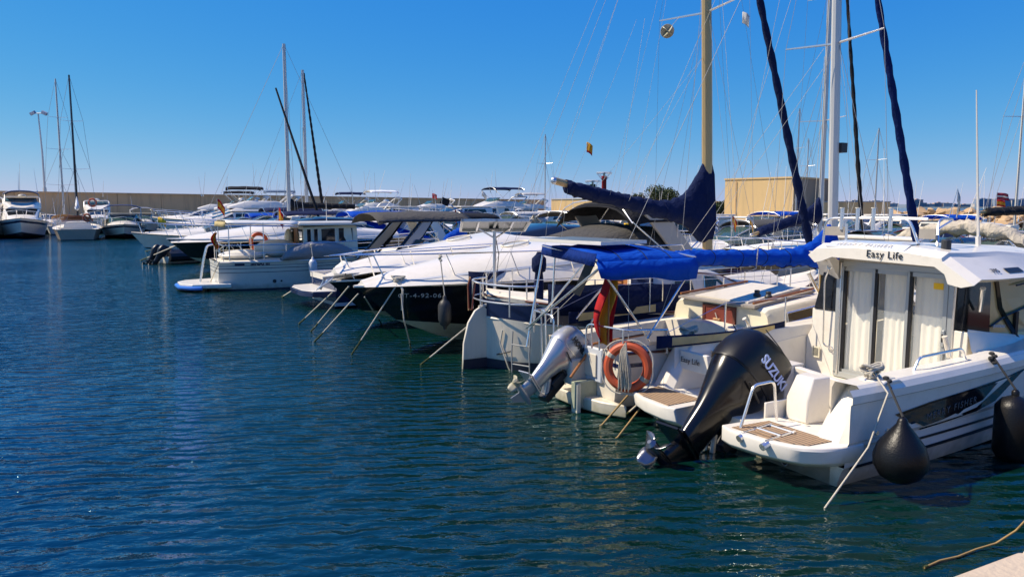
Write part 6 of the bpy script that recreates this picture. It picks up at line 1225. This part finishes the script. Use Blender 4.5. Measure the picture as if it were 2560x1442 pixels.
more = [('cuddy',2235,34,None,'greycloth','small boat under a grey cover before the rocks'),('cuddy',2330,40,'bluecloth',None,'boat with a bright blue awning before the rocks'),('fish',2425,31,None,None,'little white cabin boat behind the crumpled beige canopy'),('cover',2500,37,None,'navycloth','low boat under a navy cover before the rocks'),('cuddy',2590,29,'blackcloth',None,'boat with black canopy half out of frame at right'),('hard',2190,47,None,None,'white hardtop boat at the foot of the rock heap'),('cuddy',1480,39,None,'blackcloth','boat with black cockpit cover under the navy boom'),('cuddy',1590,45,'blackcloth',None,'boat with black canopy under the dark green tree'),('hard',1750,56,None,None,'hardtop boat just left of the yellow building'),('cover',1620,37,None,'beigecloth','boat under a beige cover under the navy boom'),('cuddy',1270,56,'palecloth',None,'boat with pale awning behind the tilted solar panel'),('hard',1370,60,None,None,'white hardtop boat left of the navy boom end'),('cuddy',905,50,'blackcloth',None,'boat with black awning beyond the wheelhouse roof'),('cuddy',620,52,'bluecloth','bluecloth','boat wrapped in blue canvas beyond the white awning'),('cover',1050,52,None,'whitecloth','boat under white cover beyond the grey ski boat canopy')]
for i, (k, px, Y, b, c, lab) in enumerate(more): gboat(k, px, Y, 203 + 7*(i % 4), 7.2 + (i % 4)*.7, lab, bim=b, cover=c, seed=110+i, ant=2, bz=1.4)
for i, (px, Y, yt, lab) in enumerate(((1985,60,278,'small yacht with a short thin mast in front of the yellow building'),(2182,52,325,'small yacht with a thin pale mast between the two dark rolled sails'),(2010,66,350,'yacht whose short mast shows just right of the navy rolled sail'),(2532,33,150,'yacht with a thin mast near the right edge'),(1362,62,340,'yacht with a thin mast left of the navy boom end'))):
    gboat('sail', px, Y, 30 + 9*i, 8.5, lab, seed=130+i, ant=0, mast=dict(rig=dict(mx=0, zb=1.3, zt=2.5 + (518-yt)/1850*Y, r=.05, kmast='alupaint', spreaders=[(2.5 + (518-yt)/1850*Y*.6,.7)], bow=(4,0,1.2), stern=(-4,.7,1.1), chain=(-.1,1.2,.9), wire=.008)))
# yachts on the far side of the pontoon at right
gboat('sail', 2052, 24.5, 28, 9.5, 'yacht with plain grey mast, thin black rolled jib and navy boom cover', seed=90, ant=0, x=colx(2052,24.5)-.2,
      mast=dict(rig=dict(mx=.2, zb=1.4, zt=13.5, r=.065, kmast='alupaint', spreaders=[(5.3,.9),(9.2,.8)], bow=(2.35,0,1.6), stern=(-4.5,.8,1.2), chain=(.1,1.4,1), jib='blackcloth', jr=.075, wire=.006), boom=dict(p0=(.1,0,2.25), p1=(-2.6,0,1.7), h0=.3, h1=.16, k='navycloth', up=.3, w0=.2, w1=.16)))
tn = gboat('cuddy', 2440, 17.5, 25, 8, 'white boat with crumpled beige canopy folded over its frame', seed=91, ant=0, stripe='navy')
NB = wm((colx(2440,17.5), 17.5, 0), 25); mb = MB(); rows = []
for i in range(29):
    u = i/28; a = u*PI; rows.append([Vector((-1.2 + 1.3*u + .25*math.cos(b) + .13*noise.noise(Vector((u*14,math.cos(b)*2,math.sin(b)*3))), lerp(1.35,-1.35,u), 1.45 + .6*max(0,math.sin(a))**.5 + .15*math.sin(b) + .05*noise.noise(Vector((u*40,math.sin(b)*6,2))) + .1*noise.noise(Vector((u*12,math.cos(b)*3,5))) - .05*abs(math.sin(u*23)))) for b in [2*PI*j/12 for j in range(12)]])
mb.loft(rows, 'beigecloth'); mb.build('folded_canopy', tn, sharp=80)
mb = MB(); rows = [[Vector((-1.4 + .1*math.sin(j*1.3), lerp(1.35,.2,j/10), 1.85 - i*.1 - .1*math.sin(j/10*PI))) for j in range(11)] for i in range(5)]; mb.loft(rows, 'beigecloth', closed=False); mb.build('canopy_flap', tn, solid=.02, sharp=80)
mb = MB(); mb.tube(rnd([(-1.3,-1.4,.9),(.1,-1.38,1.95),(.1,1.38,1.95),(-1.3,1.4,.9)], .3), .022, 'chrome', 6); mb.build('canopy_hoop', tn)
gboat('sail', 2620, 24, 205, 11, 'yacht at the right edge under a long black boom cover', seed=92, ant=0, x=18.2,
      mast=dict(rig=dict(mx=.4, zb=1.5, zt=14, r=.1, kmast='alupaint', spreaders=[(5.8,1.1)], bow=(5,0,1.4), stern=(-5.2,.8,1.2), chain=(.3,1.5,1), wire=.007), boom=dict(p0=(.3,0,2.45), p1=(4.6,0,2.35), h0=.22, h1=.12, k='blackcloth', up=.2, w0=.25, w1=.16)))
# ================================================================ flags
pennant((colx(2483,26), 26, 3.0), 'dark red and white striped flag on the thin staff at right', [(2,'flagdr'),(1,'flagwhite'),(2,'flagdr')], d=(1,.1,0), wd=.5, ht=.24, droop=.12, seed=1, staff=(-.02,0,-1.4))
pennant((colx(2484,26.2), 26.2, 2.76), 'red and yellow flag just below the dark red striped flag', SPAIN, d=(1,.1,0), wd=.34, ht=.22, droop=.15, seed=2)
pennant((colx(2385,19), 19, 2.95), 'drooping off white pennant on a slanted pole right of the blue rolled sail', [(1,'flagwhite')], d=(1,.1,0), wd=.35, ht=.3, droop=1.6, staff=(-.35,0,-1.4))
pennant((colx(1082,60), 60, 3.6), 'red flag with pale mark flying above the far wall', [(1,'flagred')], d=(1,.1,0), wd=.45, ht=.38, droop=.35, staff=(0,0,-2.4))
pennant((colx(1138,38), 38, 2.4), 'narrow dark red flag on a leaning pole beside the blue sail bag', [(1,'flagred')], d=(1,0,0), wd=.22, ht=.6, droop=1.2, staff=(-.25,0,.3))
pennant((colx(548,46), 46, 3.0), 'red and yellow flag on the navy awning cruiser', SPAIN, d=(1,0,0), wd=.75, ht=.6, droop=.9, staff=(0,0,-1.2))
pennant((colx(398,43), 43, 1.95), 'yellow flag draped over a rail above the boat with bow roller', [(1,'yellow')], d=(1,0,0), wd=.6, ht=.4, droop=.5, staff=(0,0,-.8))
pennant((colx(1828,26.5), 26.5, 2.2), 'red and yellow pennant left of a similar one before the yellow building', SPAIN, d=(1,0,0), wd=.35, ht=.3, droop=1.1, staff=(0,0,-.8))
pennant((colx(1872,26.5), 26.5, 2.2), 'grey and yellow pennant right of the red and yellow one before the yellow building', [(1,'palecloth'),(1,'flagyel')], d=(1,0,0), wd=.35, ht=.3, droop=1.1, staff=(0,0,-.8))
pennant((colx(1205,58), 58, 3.75), 'pale flag on a leaning pole above the slim navy canopy', [(1,'flagwhite')], d=(1,0,0), wd=.6, ht=.4, droop=.8, staff=(-1.3,0,-1.8))
t = thing('flag', 'black square pennant on a long leaning pole above the teal awning', 'flag', (colx(1113,38), 38, 2.75)); mb = MB(); mb.box(-.22,.22,-.02,.02,-.14,.2,'blackcloth', Matrix.Rotation(R(25),4,'Y')); mb.build('cloth', t); mb = MB(); mb.tube([(0,0,0),(1.1,0,-.6)], .02, 'alu', 5); mb.build('flagstaff', t)
t = thing('sail_bag', 'bright blue fabric bundle lashed at the top of a leaning white pole', 'sail bag', (colx(1134,23), 23, 1.62)); mb = MB()
mb.loft([[Vector((.62*(u-.5) , .17*math.cos(a)*(1 - .5*(2*u-1)**4), .32*(u-.5) + .17*math.sin(a)*(1-.5*(2*u-1)**4)*(1+.1*math.sin(u*40)))) for a in [2*PI*j/12 for j in range(12)]] for u in [i/12 for i in range(13)]], 'bluecloth'); mb.build('bundle', t, sharp=80); mb = MB(); mb.tube([(-.2,0,-.15),(-.95,0,-1.2)], .035, 'alupaint', 8); mb.build('pole', t)
# ================================================================ mooring lines
def G(px, py, z=0):
    p_ = R(6.262); u = (px-1280)/1850; v = (721-py)/1850; d = Vector((u, math.cos(p_)+v*math.sin(p_), -math.sin(p_)+v*math.cos(p_))); k = (z-2.5)/d.z; return Vector((0,0,2.5)) + d*k
def at(px, py, Y):
    p_ = R(6.262); u = (px-1280)/1850; v = (721-py)/1850; d = Vector((u, math.cos(p_)+v*math.sin(p_), -math.sin(p_)+v*math.cos(p_))); return Vector((0,0,2.5)) + d*(Y/d.y)
LN = [(832,730,15.0,745,812,'from the anchor roller of the hidden black cruiser'),(872,716,13.5,775,832,'from the bow tip of the numbered black cruiser, upper of two'),(896,734,13.2,783,858,'from the bow tip of the numbered black cruiser, lower of two'),(992,712,12.6,877,890,'from the shoulder of the numbered black cruiser'),(1166,818,11.6,1048,915,'yellowish, left of the big rudder'),(728,728,18.6,704,743,'short, under the dark blue swim platform'),(548,655,21.6,519,722,'on the stern of the pilothouse launch'),(445,612,30,350,652,'left of the black outboards'),(470,610,30,362,628,'far left of a fan of lines'),(565,612,27,500,662,'middle of a fan of lines'),(570,615,27,548,660,'right of a fan of lines'),(911,742,14.2,955,812,'thin, dropping under the numbered black cruiser')]
for i, (a, b, Y, c, d, lab) in enumerate(LN): q = G(c, d, -.03); ropew('mooring_line', [at(a, b, Y), q], 'taut mooring line, ' + lab, r=.013 + .0006*max(0,Y-13), k='rope', group='mooring lines')
ropew('mooring_line', [at(1572,985,8.6), G(1505,1062,0), G(1430,1100,-.12)], 'yellow mooring line sloping into the water under the lifebuoy', k='ropey', r=.012, group='mooring lines')
ropew('mooring_line', [at(1602,1018,8.4), G(1543,1094,0), G(1480,1120,-.15)], 'yellowish mooring line under the port teak platform', k='ropey', r=.012, group='mooring lines')
ropew('mooring_line', [at(1003,735,12.5), at(1010,800,12.4), G(1028,872,-.02)], 'slack grey line hanging down the numbered black bow', r=.012, group='mooring lines')
ropew('mooring_line', [BW @ Vector((.9,-1.24,.99)), BW @ Vector((.78,-1.47,.86)), BW @ Vector((.5,-1.5,.42)), G(2063,1268,.0), G(2003,1322,-.2)], 'white braided line from the stern cleat down past the swim platform', r=.009, group='mooring lines')
ropew('mooring_line', [BW @ Vector((.9,1.24,.95)), BW @ Vector((.45,1.15,.45)), BW @ Vector((.1,1.5,-.05))], 'white line from the port stern cleat of the white cabin cruiser', r=.013, group='mooring lines')
ropew('mooring_line', [G(2600,1262,.35), G(2540,1325,.12), G(2490,1357,.03), G(2440,1372,.015), G(2395,1390,.012), G(2350,1400,.012), G(2310,1418,.008)], 'orange brown line trailing in the water beside the quay corner', k='ropey', r=.008, group='mooring lines')
for y, lab in ((-1.22,'starboard'), (1.22,'port')):
    mb = MB(); c = Vector((.9, y, .96))
    for k in range(7): mb.tube([c + Vector((.07*math.cos(a)*(1+.1*k%3), .05*math.sin(a+k), .015*k + .02*math.cos(a*2+k))) - c for a in [2*PI*i/12 for i in range(13)]], .011, 'rope', 5)
    o = mb.build('rope_coil'); o.matrix_world = BW @ Matrix.Translation(c); tag(o, f'white rope wound on the {lab} stern cleat of the white cabin cruiser', 'rope')
